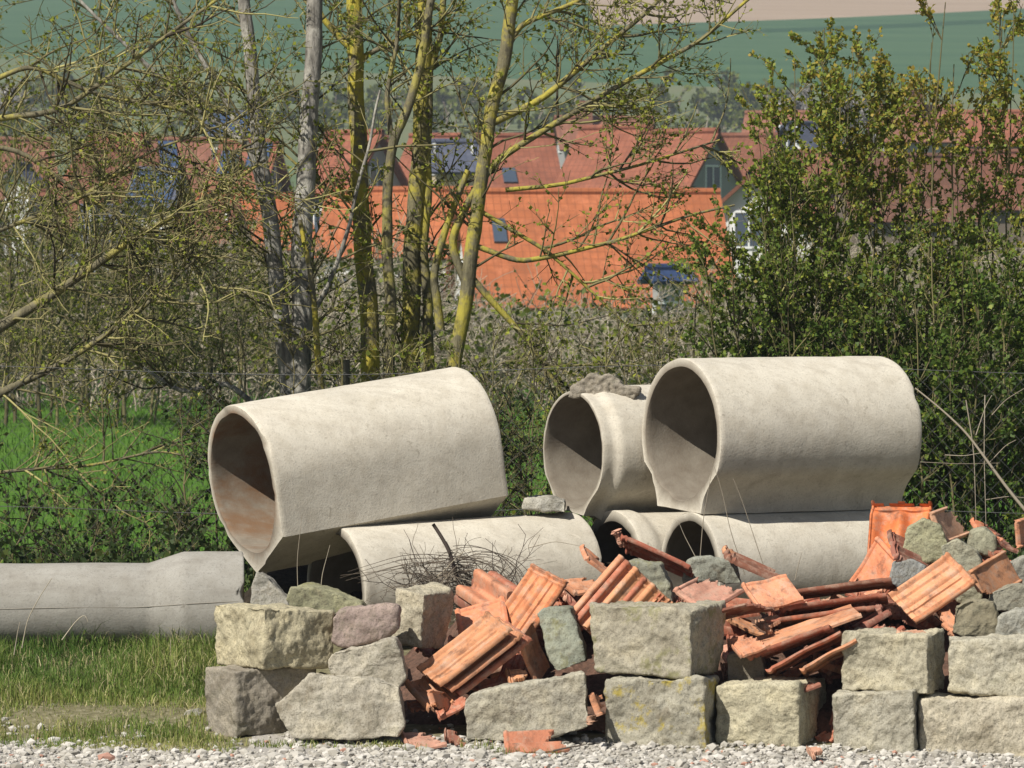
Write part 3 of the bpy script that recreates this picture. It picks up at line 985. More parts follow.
# loose shards filling the heap between the big tiles
names = ['small red shard', 'brown tile chip', 'pale tile chip', 'dull pink shard']
for (fx, fy, A_, lab) in [(716, 735, .5, 'red shard in the joint left of the pale smooth block'), (728, 744, -.2, 'brown shard low in the joint left of the pale smooth block'), (826, 730, .7, 'upright red shard beside the shaded block end'), (834, 742, 0., 'pink shard at the foot of the shaded block end'), (420, 700, .4, 'dark red shard in the hole beside the broad irregular stone'), (452, 728, .2, 'brown shard under the left foot of the heap'), (600, 735, 1.1, 'thin red shard at the foot of the lichen block')]:
    tile(lab, 'S1', (fx - 14 * math.cos(A_), fy + 14 * math.sin(A_)), (fx + 14 * math.cos(A_), fy - 14 * math.sin(A_)), (fx - 14 * math.cos(A_) + 8, fy + 14 * math.sin(A_) + 9), RB, Y=.22, L=.2, Wd=.14, cat='tile shard', group='tile shards between the larger tiles')
fill = [(475, 640), (520, 690), (560, 620), (600, 610), (575, 590), (645, 610), (700, 600), (745, 615), (790, 620), (815, 610),
        (850, 600), (872, 620), (905, 600), (930, 575), (955, 580), (990, 575), (1010, 560), (1000, 535), (870, 595), (835, 655),
        (790, 690), (840, 670), (745, 640), (660, 590), (545, 600), (440, 650), (480, 665), (970, 612), (1015, 600), (915, 615)]
near = ['under the pale salmon tile', 'beside the tooled block', 'left of the slanting stack', 'on the slanting stack', 'below the narrow light edge',
        'under the flat pinkish tile', 'between the flat pinkish and salmon tiles', 'in the middle of the fan', 'near the top of the fan', 'below the long brown tile',
        'left of the second orange tile', 'above the rounded block', 'under the ribbed red tile', 'beside the pale wedge of stone', 'left of the notched tile',
        'under the notched tile', 'on the grey stone at the right edge', 'by the small greenish stone', 'at the foot of the second orange tile', 'left of the rounded block',
        'over the shaded block end', 'at the lower right of the fan', 'at the left end of the fan', 'behind the large pitted block', 'by the upright grey green slab',
        'right of the bright and dark leaning stone', 'in the dark gap under the front tiles', 'by the rough brownish stone', 'by the flat pale stone', 'beside the small pink tile piece']
cols = [RB, BR, PK, SA]
for k, ((fx, fy), nr) in enumerate(zip(fill, near)):
    a = rng.uniform(-.5, .5); q = rng.uniform(18, 30)
    A = (fx - q * math.cos(a), fy + q * math.sin(a)); B = (fx + q * math.cos(a), fy - q * math.sin(a))
    C = (A[0] + q * .5 * math.sin(a) + 6, A[1] + q * .5)
    tile(names[k % 4] + ' ' + nr, ['S1', 'S2', 'Fb', 'Fc', 'Ib'][k % 5], A, B, C, cols[k % 4], Y=.42 + (690 - fy) / 160 * 1.2, cat='tile shard', group='tile shards between the larger tiles')


for k in range(150):
    fx = rng.uniform(430, 1015)
    top = np.interp(fx, [430, 480, 560, 640, 700, 780, 850, 900, 950, 1015], [655, 615, 585, 600, 600, 595, 590, 570, 555, 555])
    bot_ = np.interp(fx, [430, 520, 600, 730, 740, 830, 850, 1015], [690, 668, 606, 606, 690, 690, 632, 632])
    fy = rng.uniform(top, max(top + 6, bot_))
    a = rng.uniform(-.7, .7); q = rng.uniform(9, 26)
    A = (fx - q * math.cos(a), fy + q * math.sin(a)); B = (fx + q * math.cos(a), fy - q * math.sin(a))
    C = (A[0] + q * .5 * math.sin(a) + rng.uniform(-4, 8), A[1] + q * rng.uniform(.3, .8))
    tile('small loose clay shard lying in the gaps between the big tiles of the heap', ['S1', 'S2', 'Fb', 'Fc', 'Ib', 'S3', 'Pb'][k % 7], A, B, C, [RB, BR, PK, SA, DR][k % 5],
         Y=.42 + (690 - fy) / 160 * 1.2, L=.2, Wd=.14, cat='tile shard', group='loose clay shards in the gaps of the heap')


# rubble mound carrying the tiles
def mound():
    px = [375, 420, 470, 520, 575, 620, 680, 740, 800, 850, 890, 940, 1000, 1120]
    rw = [690, 655, 625, 615, 612, 612, 615, 622, 630, 615, 585, 572, 575, 580]
    xs = np.linspace(at(372, 600, .8)[0], 3.2, 110); ys = np.linspace(.3, 2.1, 60)
    v = []
    for y in ys:
        for x in xs:
            pp = 512 + x / 26.3 * F
            ztop = at(512, np.interp(pp, px, rw), 1.35)[2] - .03
            k = np.interp(y, [.3, .42, 1.35, 1.6, 2.1], [.04, .26, 1, .98, 0])
            e = min(1, max(0, (pp - 375) / 25))
            z = float(gz(y)) - .05 + (ztop - .1) * k * e
            z += mnoise.noise(Vector((x * 9, y * 9, 2))) * .035 + mnoise.noise(Vector((x * 28, y * 28, 2))) * .015
            v.append((x, y, z))
    n = len(xs)
    i = np.arange(len(ys) - 1)[:, None] * n; j = np.arange(n - 1)[None, :]
    q = np.stack([i + j, i + j + 1, i + n + j + 1, i + n + j], -1).reshape(-1, 4)
    mb = MB(); mb.add(v, q)
    m, nt, p, oc = newmat('rubble_soil', 1, .1)
    f = nz(nt, oc, 30, 5, .7)
    c = ramp(nt, f, [(.3, (.06, .04, .03)), (.6, (.15, .085, .06)), (.8, (.3, .2, .15))])
    nt.links.new(c, p.inputs['Base Color'])
    bump(nt, p, f, .9, .02)
    o = mb.build('rubble_ground', m)
    tag(o, kind='structure')


mound()


def back_heap():  # added heap, coloured near black to stand in for shade behind the pipes
    xs = np.linspace(-1.75, 2.3, 90); ys = np.linspace(2.55, 4.1, 34)
    v = []
    for y in ys:
        for x in xs:
            k = np.interp(y, [2.55, 2.85, 3.3, 3.6, 4.1], [0, .65, 1, .9, 0]) * np.interp(x, [-1.75, -1.35, 1.9, 2.3], [0, 1, 1, 0])
            v.append((x, y, float(gz(y)) - .06 + .42 * k + mnoise.noise(Vector((x * 7, y * 7, 3))) * .05 + mnoise.noise(Vector((x * 24, y * 24, 3))) * .02))
    n = len(xs)
    i = np.arange(len(ys) - 1)[:, None] * n; j = np.arange(n - 1)[None, :]
    mb = MB(); mb.add(v, np.stack([i + j, i + j + 1, i + n + j + 1, i + n + j], -1).reshape(-1, 4))
    m, nt, p, oc = newmat('gap_shade_black', 1, .1)
    f = nz(nt, oc, 30, 5, .7)
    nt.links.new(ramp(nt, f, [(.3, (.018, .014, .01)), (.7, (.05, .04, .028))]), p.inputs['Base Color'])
    bump(nt, p, f, .9, .02)
    tag(mb.build('added_shade_heap', m), kind='structure')


back_heap()


# ---------------------------------------------------------------- gravel and grass
def ico():
    import bmesh
    b = bmesh.new(); bmesh.ops.create_icosphere(b, subdivisions=2, radius=1)
    v = np.array([x.co[:] for x in b.verts]); f = np.array([[q.index for q in y.verts] for y in b.faces]); b.free()
    b = bmesh.new(); bmesh.ops.create_icosphere(b, subdivisions=1, radius=1)
    v1 = np.array([x.co[:] for x in b.verts]); f1 = np.array([[q.index for q in y.verts] for y in b.faces]); b.free()
    return v, f, v1, f1


IV2, IF2, IV, IF = ico()


def pebbles():
    mb = MB()
    n = 13000
    x = rng.uniform(-3.3, 3.3, n); y = -1.75 + 1.85 * rng.uniform(0, 1, n) ** .9
    left = x < -1.15
    y = np.where((rng.uniform(0, 1, n) < .05), rng.uniform(0, .7, n), y)
    keep = ~(left & (y > -.66 + .14 * np.sin(x * 5) + rng.normal(0, .1, n)) & (rng.uniform(0, 1, n) < .88))
    x, y = x[keep], y[keep]; n = len(x)
    r = np.clip(rng.lognormal(math.log(.0105), .45, n), .004, .036)
    nvv = len(IV)
    dirs = IV[None] * (1 + rng.uniform(-.28, .28, (n, nvv, 1)))
    sc = np.stack([rng.uniform(.8, 1.35, n), rng.uniform(.7, 1.2, n), rng.uniform(.5, .85, n)], 1)
    v = dirs * sc[:, None, :] * r[:, None, None]
    a = rng.uniform(0, 6.28, n); c, s_ = np.cos(a), np.sin(a)
    vx = v[..., 0] * c[:, None] - v[..., 1] * s_[:, None]; vy = v[..., 0] * s_[:, None] + v[..., 1] * c[:, None]
    z0 = gz(y, x) + r * .3
    V = np.stack([vx + x[:, None], vy + y[:, None], v[..., 2] + z0[:, None]], -1).reshape(-1, 3)
    f = (IF[None] + (np.arange(n) * nvv)[:, None, None]).reshape(-1, 3)
    tint = np.repeat(np.where(rng.uniform(0, 1, n) < .02, rng.uniform(.92, 1, n), rng.uniform(0, .85, n)), nvv)
    mb.add(V, None, f, tint)
    m = m_tint('limestone_gravel', [(0, (.27, .25, .21)), (.4, (.40, .375, .325)), (.86, (.52, .49, .44)), (.9, (.45, .25, .18)), (1, (.36, .2, .15))], .9)
    o = mb.build('gravel', m, smooth=False)
    tag(o, 'coarse pale limestone gravel along the foot of the wall', 'gravel', kind='stuff')


pebbles()


def blades(n, xf, yf, hf, wid, tintf, lean=.5):
    x, y = xf(n), yf(n)
    h = hf(x, y)
    ok = h > .004
    x, y, h = x[ok], y[ok], h[ok]; n = len(x)
    z = gz(y, x) - .01
    a = rng.uniform(0, 6.28, n); ld = rng.uniform(0, 6.28, n); lm = h * np.abs(rng.normal(0, lean, n))
    wv = np.stack([np.cos(a), np.sin(a), np.zeros(n)], 1) * (wid * rng.uniform(.6, 1.3, n))[:, None]
    lv = np.stack([np.cos(ld), np.sin(ld), np.zeros(n)], 1) * lm[:, None]
    b = np.stack([x, y, z], 1)
    up = np.array([0, 0, 1.0])
    p = [b, b + lv * .15 + up * (h * .45)[:, None], b + lv * .5 + up * (h * .8)[:, None], b + lv * 1.1 + up * (h * rng.uniform(.8, 1.05, n))[:, None]]
    V = np.stack([p[0] - wv, p[0] + wv, p[1] - wv * .8, p[1] + wv * .8, p[2] - wv * .5, p[2] + wv * .5, p[3]], 1)
    o = (np.arange(n) * 7)[:, None]
    q = np.concatenate([o + np.array([0, 1, 3, 2]), o + np.array([2, 3, 5, 4])])
    t = o + np.array([4, 5, 6])
    return V.reshape(-1, 3), q, t, np.repeat(tintf(x, y, n), 7)


def patch(x, y, s=1.7, o=0):
    return np.array([mnoise.noise(Vector((a * s + o, b * s, o))) for a, b in zip(x, y)])


def grass():
    mb = MB()

    def hf(x, y):
        p = patch(x, y, 1.9)
        k = np.interp(y, [-.75, -.3, .5, 1.2, 2.3], [.03, .055, .07, .10, .15])
        k = k * (1 + .8 * p) * rng.uniform(.5, 1.25, len(x))
        bare = (patch(x, y, 3.1, 9) > .22) & (y < .6)
        k = np.where(bare & (rng.uniform(0, 1, len(x)) < .8), 0, k)
        front = (x > -1.52) & (y > -.15)
        return np.where(front, 0, k)

    def tf(x, y, n):
        t = .42 + .4 * patch(x, y, 1.4, 5) + rng.normal(0, .12, n) + np.interp(y, [-.3, .6, 1.0, 2], [.22, .2, -.02, -.08])
        dry = rng.uniform(0, 1, n) < .14
        return np.clip(np.where(dry, rng.uniform(.85, 1, n), t), 0, 1)
    mb.add(*blades(44000, lambda n: rng.uniform(-4.2, -1.35, n), lambda n: rng.uniform(-.8, 2.3, n), hf, .0028, tf))
    # sparse tufts on the gravel edge in front of the wall
    mb.add(*blades(2600, lambda n: rng.uniform(-1.6, .45, n), lambda n: rng.uniform(-.42, -.12, n),
                   lambda x, y: np.where(patch(x, y, 4, 3) > .12, .05, 0) * rng.uniform(.4, 1.2, len(x)), .0025, tf))
    # rough grass behind the pipes up to the fence
    mb.add(*blades(26000, lambda n: rng.uniform(-4.5, 5, n), lambda n: rng.uniform(3.3, 6, n),
                   lambda x, y: .22 * rng.uniform(.3, 1.2, len(x)), .005, lambda x, y, n: np.clip(rng.normal(.35, .2, n), 0, 1)))
    o = mb.build('grass', M['grass'])
    tag(o, 'short patchy grass with dry blades between gravel and pipes', 'grass', kind='stuff')
    # meadow blades beyond the fence
    mb = MB()
    mb.add(*blades(90000, lambda n: rng.uniform(-9, 9, n), lambda n: 7 + 60 * rng.uniform(0, 1, n) ** 1.6,
                   lambda x, y: .09 * rng.uniform(.4, 1.2, len(x)), .007, lambda x, y, n: np.clip(rng.normal(.3, .15, n), 0, .7)))
    m = m_tint('meadow_blade', [(0, (.05, .13, .015)), (.5, (.115, .205, .034)), (1, (.20, .25, .06))], .7, .3)
    tag(mb.build('meadow_grass', m), 'bright green meadow grass beyond the fence', 'grass', kind='stuff')


grass()


# ---------------------------------------------------------------- growing things
def spline(pts, n):
    pts = np.asarray(pts, float)
    d = np.concatenate([[0], np.cumsum(np.linalg.norm(np.diff(pts, axis=0), axis=1))])
    t = np.linspace(0, d[-1], n)
    out = np.stack([np.interp(t, d, pts[:, k]) for k in range(3)], 1)
    for _ in range(2):
        out[1:-1] = out[1:-1] * .5 + (out[:-2] + out[2:]) * .25
    return out


class Grower:
    def __init__(self):
        self.tw = MB(); self.lc = []; self.ld = []; self.lt = []

    def twig(self, p, d, L, r, lvl, leaf=1.0, up=.15, tint=.5, nchild=5, ratio=.5, spread=.9, wander=.22, flat=.75, lt=.5, lspread=.2, minr=.0016):
        n = max(4, int(L / .06)) if L < .8 else 12
        st = L / (n - 1)
        pts = [np.array(p, float)]
        d = np.array(d, float)
        for k in range(n - 1):
            d = d + rng.normal(0, wander, 3) * math.sqrt(st / .1) * .5 + np.array([0, 0, up]) * st
            d[1] *= .97
            d /= np.linalg.norm(d)
            pts.append(pts[-1] + d * st)
        pts = np.array(pts)
        self.tw.tube(pts, np.maximum(minr, np.linspace(r, r * .35, n)), 4 if r > .006 else 3, float(np.clip(tint + rng.normal(0, .28), 0, 1)))
        if lvl > 0:
            for _ in range(max(1, int(rng.poisson(nchild)))):
                t = rng.uniform(.15, 1)
                i = min(n - 2, int(t * (n - 1)))
                b = pts[i] + (pts[i + 1] - pts[i]) * rng.uniform()
                dd = pts[i + 1] - pts[i]; dd /= np.linalg.norm(dd)
                rv = rng.normal(0, 1, 3); rv[1] *= flat
                rv -= dd * (rv @ dd); rv /= np.linalg.norm(rv) + 1e-9
                a = spread * rng.uniform(.5, 1.2)
                cd = dd * math.cos(a) + rv * math.sin(a)
                self.twig(b, cd, L * ratio * rng.uniform(.6, 1.25) * (1.15 - .55 * t), r * .55, lvl - 1, leaf, up, tint, nchild * .8, ratio, spread, wander, flat, lt, lspread, minr)
        if leaf > 0 and lvl <= 1:
            m = rng.poisson(leaf * L / .05)
            for _ in range(m):
                i = min(n - 2, int(rng.uniform(.2, 1) * (n - 1)))
                self.lc.append(pts[i] + (pts[i + 1] - pts[i]) * rng.uniform())
                self.ld.append(pts[i + 1] - pts[i])
                self.lt.append(lt + rng.normal(0, lspread))

    def leaves(self, size, aspect=.42, name='leaves', mat='leaf', parent=None, zt=None):
        n = len(self.lc)
        if not n: return
        c = np.array(self.lc); d = np.array(self.ld); d /= np.linalg.norm(d, axis=1)[:, None] + 1e-9
        d = d * .7 + rng.normal(0, .6, (n, 3)); d /= np.linalg.norm(d, axis=1)[:, None]
        w = np.cross(d, rng.normal(0, 1, (n, 3))); w /= np.linalg.norm(w, axis=1)[:, None]
        nn = np.cross(d, w)
        s = size * rng.uniform(.55, 1.3, n)[:, None]
        V = np.stack([c, c + d * s * .5 + w * s * aspect + nn * s * .12, c + d * s, c + d * s * .5 - w * s * aspect + nn * s * .12], 1).reshape(-1, 3)
        o = (np.arange(n) * 4)[:, None]
        t = np.clip(np.array(self.lt), 0, 1)
        if zt is not None: t = np.clip(t + zt(c), 0, 1)
        mb = MB()
        mb.add(V, o + np.array([0, 1, 2, 3]), None, np.repeat(t, 4))
        return mb.build(name, M[mat], parent)


def px_path(pts, Y):
    return [at(x, y, Y + (e[0] if e else 0)) for x, y, *e in pts]


def tree(name, label, Y, limbs, bark, side=26, slen=.55, leaf=.8, group=None, lsize=.028, twtint=.5, cat='tree', up=.4, lvl=2, lt=.55, nch=4.2, droop=0, upper=.0, matleaf='leaf', foot=None, sr=.007):
    """limbs: list of (pixel polyline, radius px start, radius px end, side twigs or None)"""
    s = (25 + Y) / F
    b0 = at(limbs[0][0][0][0], limbs[0][0][0][1], Y)
    base = np.array([b0[0], Y, float(gz(Y))])
    root = empty(name, base, label, cat, group)
    tb = MB(); g = Grower()
    for li, (pl, r0, r1, ns) in enumerate(limbs):
        P3 = px_path(pl, Y)
        if li == 0 and foot is not False:
            P3 = [np.array([P3[0][0] + .02, Y, base[2] - .05])] + P3
        n = max(8, int(len(P3) * 6))
        path = spline(P3, n)
        wob = np.array([[mnoise.noise(Vector((q[2] * 3, li * 7, Y))) for q in path], [0] * n, [0] * n]).T * .015
        path = path + wob
        rr = np.linspace(r0, r1, n) * s
        rr *= 1 + .10 * np.array([mnoise.noise(Vector((q[2] * 9, li * 3.3, 2))) for q in path])
        if li == 0 and foot is not False: rr[:3] *= np.array([1.5, 1.25, 1.1])
        tb.tube(path, rr, 10 if r0 > 5 else 6, .5)
        ns = side if ns is None else ns
        for _ in range(ns):
            i = rng.integers(int(n * (.25 + upper)), n - 1)
            dd = path[i + 1] - path[i]; dd /= np.linalg.norm(dd)
            rv = rng.normal(0, 1, 3); rv[1] *= .7
            rv -= dd * (rv @ dd); rv /= np.linalg.norm(rv)
            a = rng.uniform(.6, 1.25)
            g.twig(path[i], dd * math.cos(a) + rv * math.sin(a) - np.array([0, 0, droop]), slen * rng.uniform(.5, 1.5), sr * rng.uniform(.7, 1.5), lvl, leaf, up, twtint, nch, lt=lt + .08)
    tb.build('trunk', M[bark], root)
    g.tw.build('crown', M['twig'], root)
    g.leaves(lsize, parent=root, mat=matleaf)
    return root


TR = 'young trees behind the fence'
tree('tree', 'grey barked tree with a forked trunk behind the tilted pipe', 6.5,
     [([(288, 600), (292, 510), (296, 435), (300, 375), (302, 240), (308, 120), (318, -30)], 14, 8, 27),
      ([(294, 435), (284, 345), (272, 240), (258, 135), (244, 0), (240, -40)], 10, 6, 36),
      ([(270, 225), (250, 150), (215, 82), (180, 15), (160, -30)], 4, 2, 15),
      ([(250, 147), (190, 105), (110, 30), (60, -20)], 3.2, 1.5, 21),
      ([(286, 360), (330, 285), (350, 225), (380, 90)], 3, 1.3, 12),
      ([(292, 457), (262, 412), (225, 382), (180, 393), (130, 360)], 4, 1.5, 21)], 'bark_grey', slen=.5, group=TR, lt=.5)
tree('tree', 'straight slim tree with yellow lichen all over its trunk', 6.9,
     [([(371, 400), (370, 330), (364, 260), (359, 180), (356, 90), (354, -30)], 11, 8, 22),
      ([(357, 55), (338, 38), (322, 18), (312, -20)], 4, 2, 8),
      ([(361, 200), (338, 196), (312, 178), (280, 150)], 3, 1, 7),
      ([(357, 60), (385, 45), (420, 30), (455, 20)], 3, 1, 9)], 'bark_lichen', slen=.42, group=TR)
tree('tree', 'thin olive tree stem with a kink right of the yellow lichen trunk', 6.6,
     [([(388, 400), (390, 330), (388, 250), (386, 190), (392, 135), (404, 120), (416, 80), (432, 0), (440, -30)], 7.5, 4, 14),
      ([(391, 135), (386, 100), (396, 40), (402, -20)], 3, 2, 10)], 'bark_olive', slen=.4, group=TR)
tree('tree', 'thick olive tree trunk in the middle of the row, forking near the ground', 7.0,
     [([(412, 400), (410, 330), (412, 260), (418, 180), (422, 110), (424, 40), (426, -30)], 11, 8, 22),
      ([(430, 400), (428, 330), (424, 250), (428, 150), (430, 60)], 6, 4, 8),
      ([(422, 90), (440, 40), (446, -20)], 4, 3, 8)], 'bark_moss', slen=.42, group=TR)
tree('tree', 'slender leaning tree at the right of the row with long side limbs', 6.7,
     [([(448, 400), (458, 340), (470, 270), (478, 200), (488, 120), (504, 60), (518, -30)], 8.5, 6.5, 16),
      ([(466, 285), (450, 240), (470, 195), (498, 160), (560, 120), (620, 85), (700, 40), (760, -10)], 4.5, 1.6, 30),
      ([(488, 125), (540, 100), (590, 60), (650, 10), (690, -30)], 4, 1.6, 20),
      ([(500, 60), (520, 25), (570, 5), (620, -20)], 3.5, 1.5, 12),
      ([(474, 245), (520, 262), (560, 255), (620, 240), (690, 215), (735, 205)], 3, 1, 16),
      ([(440, 330), (432, 275), (452, 210), (468, 170)], 5, 3, 6),
      ([(470, 275), (500, 310), (530, 345), (560, 388), (580, 420)], 4, 1.5, 12),
      ([(478, 210), (520, 235), (545, 250), (585, 285), (630, 330)], 2.6, 1, 12),
      ([(505, 190), (560, 185), (640, 165), (720, 140)], 2.4, 1, 14)], 'bark_moss', slen=.5, group=TR, lt=.6, nch=4.6)
tree('tree', 'low mossy tree reaching in from the left edge with long bare limbs', 5.8,
     [([(-72, 520), (-76, 430), (-84, 300), (-75, 200), (-60, 100), (-40, 20), (-20, -70)], 10, 6, 10),
      ([(-76, 405), (-40, 352), (0, 327), (60, 290), (130, 240), (220, 190), (265, 160)], 7, 1.5, 48),
      ([(-75, 445), (0, 393), (60, 365), (130, 318), (200, 255)], 5, 1.5, 38),
      ([(-76, 200), (-20, 120), (60, 112), (150, 48), (230, -10)], 4, 1.5, 38),
      ([(-81, 260), (0, 230), (80, 200), (150, 150), (210, 130)], 3, 1, 35),
      ([(-66, 140), (20, 150), (90, 200), (160, 240), (230, 300)], 3, 1, 35),
      ([(-40, 96), (30, 64), (100, 96), (190, 110), (240, 160)], 3, 1, 35),
      ([(-74, 482), (20, 470), (90, 466), (160, 450), (210, 462)], 2.2, 1, 19)], 'bark_olive', slen=.5, group='low trees at the left edge', lt=.5, leaf=.55, nch=4.2, up=.2, lsize=.024)
tree('tree', 'sapling stem covered in yellow moss beside the forked grey trunk', 6.3,
     [([(322, 400), (318, 350), (312, 300), (310, 262), (300, 220)], 5, 2.5, 10)], 'bark_lichen', slen=.35, group=TR)


def shrub(label, stems, Y, leaf, lsize, mat, group, slen=.6, lvl=2, lt=.45, zt=None, nch=4, spread=.6, up=.7, tint=.35, name='shrub', lspread=.15, k=1.0, low=1.0):
    base = np.array([at(stems[0][0], 400, Y)[0], Y, float(gz(Y))])
    root = empty(name, base, label, 'shrub', group)
    tb = MB(); g = Grower()
    for (bx, tx, trow, ns) in stems:
        b = at(bx, 400, Y); yb = Y + rng.uniform(-.4, .4) * k
        t = at(tx, trow, yb + rng.uniform(-.3, .3) * k)
        z0 = float(gz(yb)) - .03
        mid = np.array([b[0] + (t[0] - b[0]) * .35, yb, z0 + (t[2] - z0) * .5])
        path = spline([(b[0], yb, z0), mid, t], 16)
        path += np.cumsum(rng.normal(0, .008 * k, (16, 3)), 0)
        tb.tube(path, k * np.linspace(.012, .003, 16) * rng.uniform(.7, 1.2), 5, float(rng.uniform(.2, .6)))
        for _ in range(ns):
            i = int(2 + 12.99 * rng.uniform() ** low)
            dd = path[i + 1 if i < 15 else i] - path[i - 1]; dd /= np.linalg.norm(dd)
            rv = rng.normal(0, 1, 3); rv -= dd * (rv @ dd); rv /= np.linalg.norm(rv)
            a = rng.uniform(.35, 1.0)
            g.twig(path[i], dd * math.cos(a) + rv * math.sin(a), slen * rng.uniform(.5, 1.4) * (1.1 - i / 28), .005 * k, lvl, leaf, up, tint, nch, spread=spread, lt=lt, lspread=lspread, minr=.0016 * k)
    tb.build('stems', M['twig'], root)
    g.tw.build('twigs', M['twig'], root)
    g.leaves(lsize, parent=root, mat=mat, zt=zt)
    return root


SHG = 'leafy shrubs at the right'
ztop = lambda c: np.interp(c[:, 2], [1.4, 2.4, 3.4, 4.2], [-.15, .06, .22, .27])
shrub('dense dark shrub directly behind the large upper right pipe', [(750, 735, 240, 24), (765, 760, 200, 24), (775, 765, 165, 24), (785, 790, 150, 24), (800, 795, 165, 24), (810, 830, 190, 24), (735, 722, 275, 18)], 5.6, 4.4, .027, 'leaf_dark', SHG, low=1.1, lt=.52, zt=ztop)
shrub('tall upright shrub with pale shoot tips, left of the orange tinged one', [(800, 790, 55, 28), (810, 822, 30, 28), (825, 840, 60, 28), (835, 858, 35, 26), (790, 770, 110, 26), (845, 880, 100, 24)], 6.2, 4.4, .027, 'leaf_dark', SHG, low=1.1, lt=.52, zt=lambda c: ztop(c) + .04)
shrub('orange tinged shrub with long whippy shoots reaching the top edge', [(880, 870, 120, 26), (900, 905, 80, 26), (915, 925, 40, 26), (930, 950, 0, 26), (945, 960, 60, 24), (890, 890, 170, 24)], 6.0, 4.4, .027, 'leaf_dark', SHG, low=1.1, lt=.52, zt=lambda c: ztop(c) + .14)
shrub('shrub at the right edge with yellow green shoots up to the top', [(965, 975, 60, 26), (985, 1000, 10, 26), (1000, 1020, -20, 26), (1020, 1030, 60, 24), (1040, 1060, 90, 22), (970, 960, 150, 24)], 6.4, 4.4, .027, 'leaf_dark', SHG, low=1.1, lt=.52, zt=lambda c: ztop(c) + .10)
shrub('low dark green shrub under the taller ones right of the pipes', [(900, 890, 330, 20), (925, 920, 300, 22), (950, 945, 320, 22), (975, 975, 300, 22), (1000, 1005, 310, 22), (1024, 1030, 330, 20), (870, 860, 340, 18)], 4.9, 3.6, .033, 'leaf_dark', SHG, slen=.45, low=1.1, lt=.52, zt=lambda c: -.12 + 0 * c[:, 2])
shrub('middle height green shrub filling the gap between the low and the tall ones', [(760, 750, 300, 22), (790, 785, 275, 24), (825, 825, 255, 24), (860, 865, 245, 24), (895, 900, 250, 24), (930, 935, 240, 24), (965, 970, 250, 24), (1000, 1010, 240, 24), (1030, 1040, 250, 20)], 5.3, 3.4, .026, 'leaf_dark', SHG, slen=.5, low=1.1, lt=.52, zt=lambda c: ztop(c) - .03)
BG = 'thin twiggy bushes along the fence'
shrub('tangled bramble with dark bare twigs along the fence above the long grey pipe', [(-40, -60, 480, 14), (0, 30, 500, 12), (40, 20, 500, 12), (80, 110, 505, 12), (120, 100, 500, 12), (160, 190, 495, 12), (200, 190, 420, 16), (225, 215, 390, 18), (-20, -10, 420, 14)], 5.4, 1.1, .03, 'weed', BG, slen=.42, spread=1.1, up=-.5, nch=4.2, tint=.12, lt=.5, lspread=.3)
shrub('straggly dark bush with bare twigs behind the gap between the upper pipes', [(495, 490, 400, 16), (515, 530, 420, 16), (535, 520, 400, 16), (560, 560, 400, 14)], 5.2, .9, .03, 'weed', BG, slen=.4, spread=1.1, up=-.5, nch=4.2, tint=.12, lt=.5, lspread=.3)
shrub('thin twiggy bush at the far left standing beyond the meadow', [(-20, -30, 230, 24), (20, 10, 200, 24), (50, 60, 235, 24), (90, 80, 250, 22), (120, 140, 240, 22)], 38, .3, .05, 'leaf', BG, spread=.9, up=.1, nch=4.5, tint=.45, k=2.0, slen=1.0)
shrub('thin twiggy bush beyond the meadow left of the forked grey trunk', [(150, 140, 235, 24), (180, 190, 215, 24), (210, 200, 250, 24), (240, 250, 225, 24), (265, 270, 260, 20)], 40, .3, .05, 'leaf', BG, spread=.9, up=.1, nch=4.5, tint=.45, k=2.0, slen=1.0)
shrub('low bramble like bush at the feet of the young trees', [(300, 290, 340, 18), (340, 340, 330, 18), (370, 380, 340, 18), (410, 400, 335, 18), (450, 460, 345, 18), (480, 490, 335, 18)], 5.6, .45, .030, 'leaf', BG, slen=.4, spread=1.0, up=0, nch=4.5, tint=.3, lt=.35)
shrub('low bush with drooping twigs between the two pairs of upper pipes', [(500, 490, 350, 18), (530, 540, 335, 18), (560, 560, 345, 18), (590, 600, 335, 18), (620, 625, 340, 18), (655, 660, 330, 18)], 6.0, .4, .030, 'leaf', BG, slen=.5, spread=1.0, up=-.1, nch=4.5, tint=.4)
shrub('grey twiggy bush in front of the orange roof right of the leaning tree', [(640, 640, 310, 12), (665, 670, 300, 12), (690, 690, 295, 12), (715, 715, 280, 12)], 7.5, .6, .026, 'leaf', BG, slen=.35, spread=.9, nch=4, tint=.6)
shrub('tall fine twigged bush rising above the other bushes at the left edge', [(-30, -20, 60, 26), (10, 20, 90, 26), (45, 60, 50, 26), (80, 110, 110, 26), (115, 150, 80, 26), (150, 200, 120, 26), (185, 235, 150, 22), (60, 10, 140, 24), (130, 90, 160, 24)], 36, .35, .046, 'leaf', BG, slen=1.25, spread=1.0, up=.05, nch=4.6, tint=.5, k=1.9)


# low weeds along the fence (nobody could count them)
def weeds():
    g = Grower()
    for _ in range(900):
        x = rng.uniform(-3.4, 3.6); y = rng.uniform(3.9, 5.0)
        if -1.4 < x < 2.2 and y < 4.2: continue
        h = rng.uniform(.1, .38) * (1 if rng.uniform() < .7 else 1.4)
        g.twig((x, y, float(gz(y))), (rng.normal(0, .35), rng.normal(0, .35), 1), h, .003, 1, 2.2, .1, .25, 2.5, lt=.35, lspread=.25)
    root_tw = g.tw
    for k in range(len(g.lc)): pass
    n0 = g.leaves(.042, .38, 'weed_leaves', 'weed')
    tag(n0, 'dark green weeds and nettles along the foot of the fence', 'weeds', kind='stuff')
    st = root_tw.build('weed_stems', M['twig'], n0)


weeds()


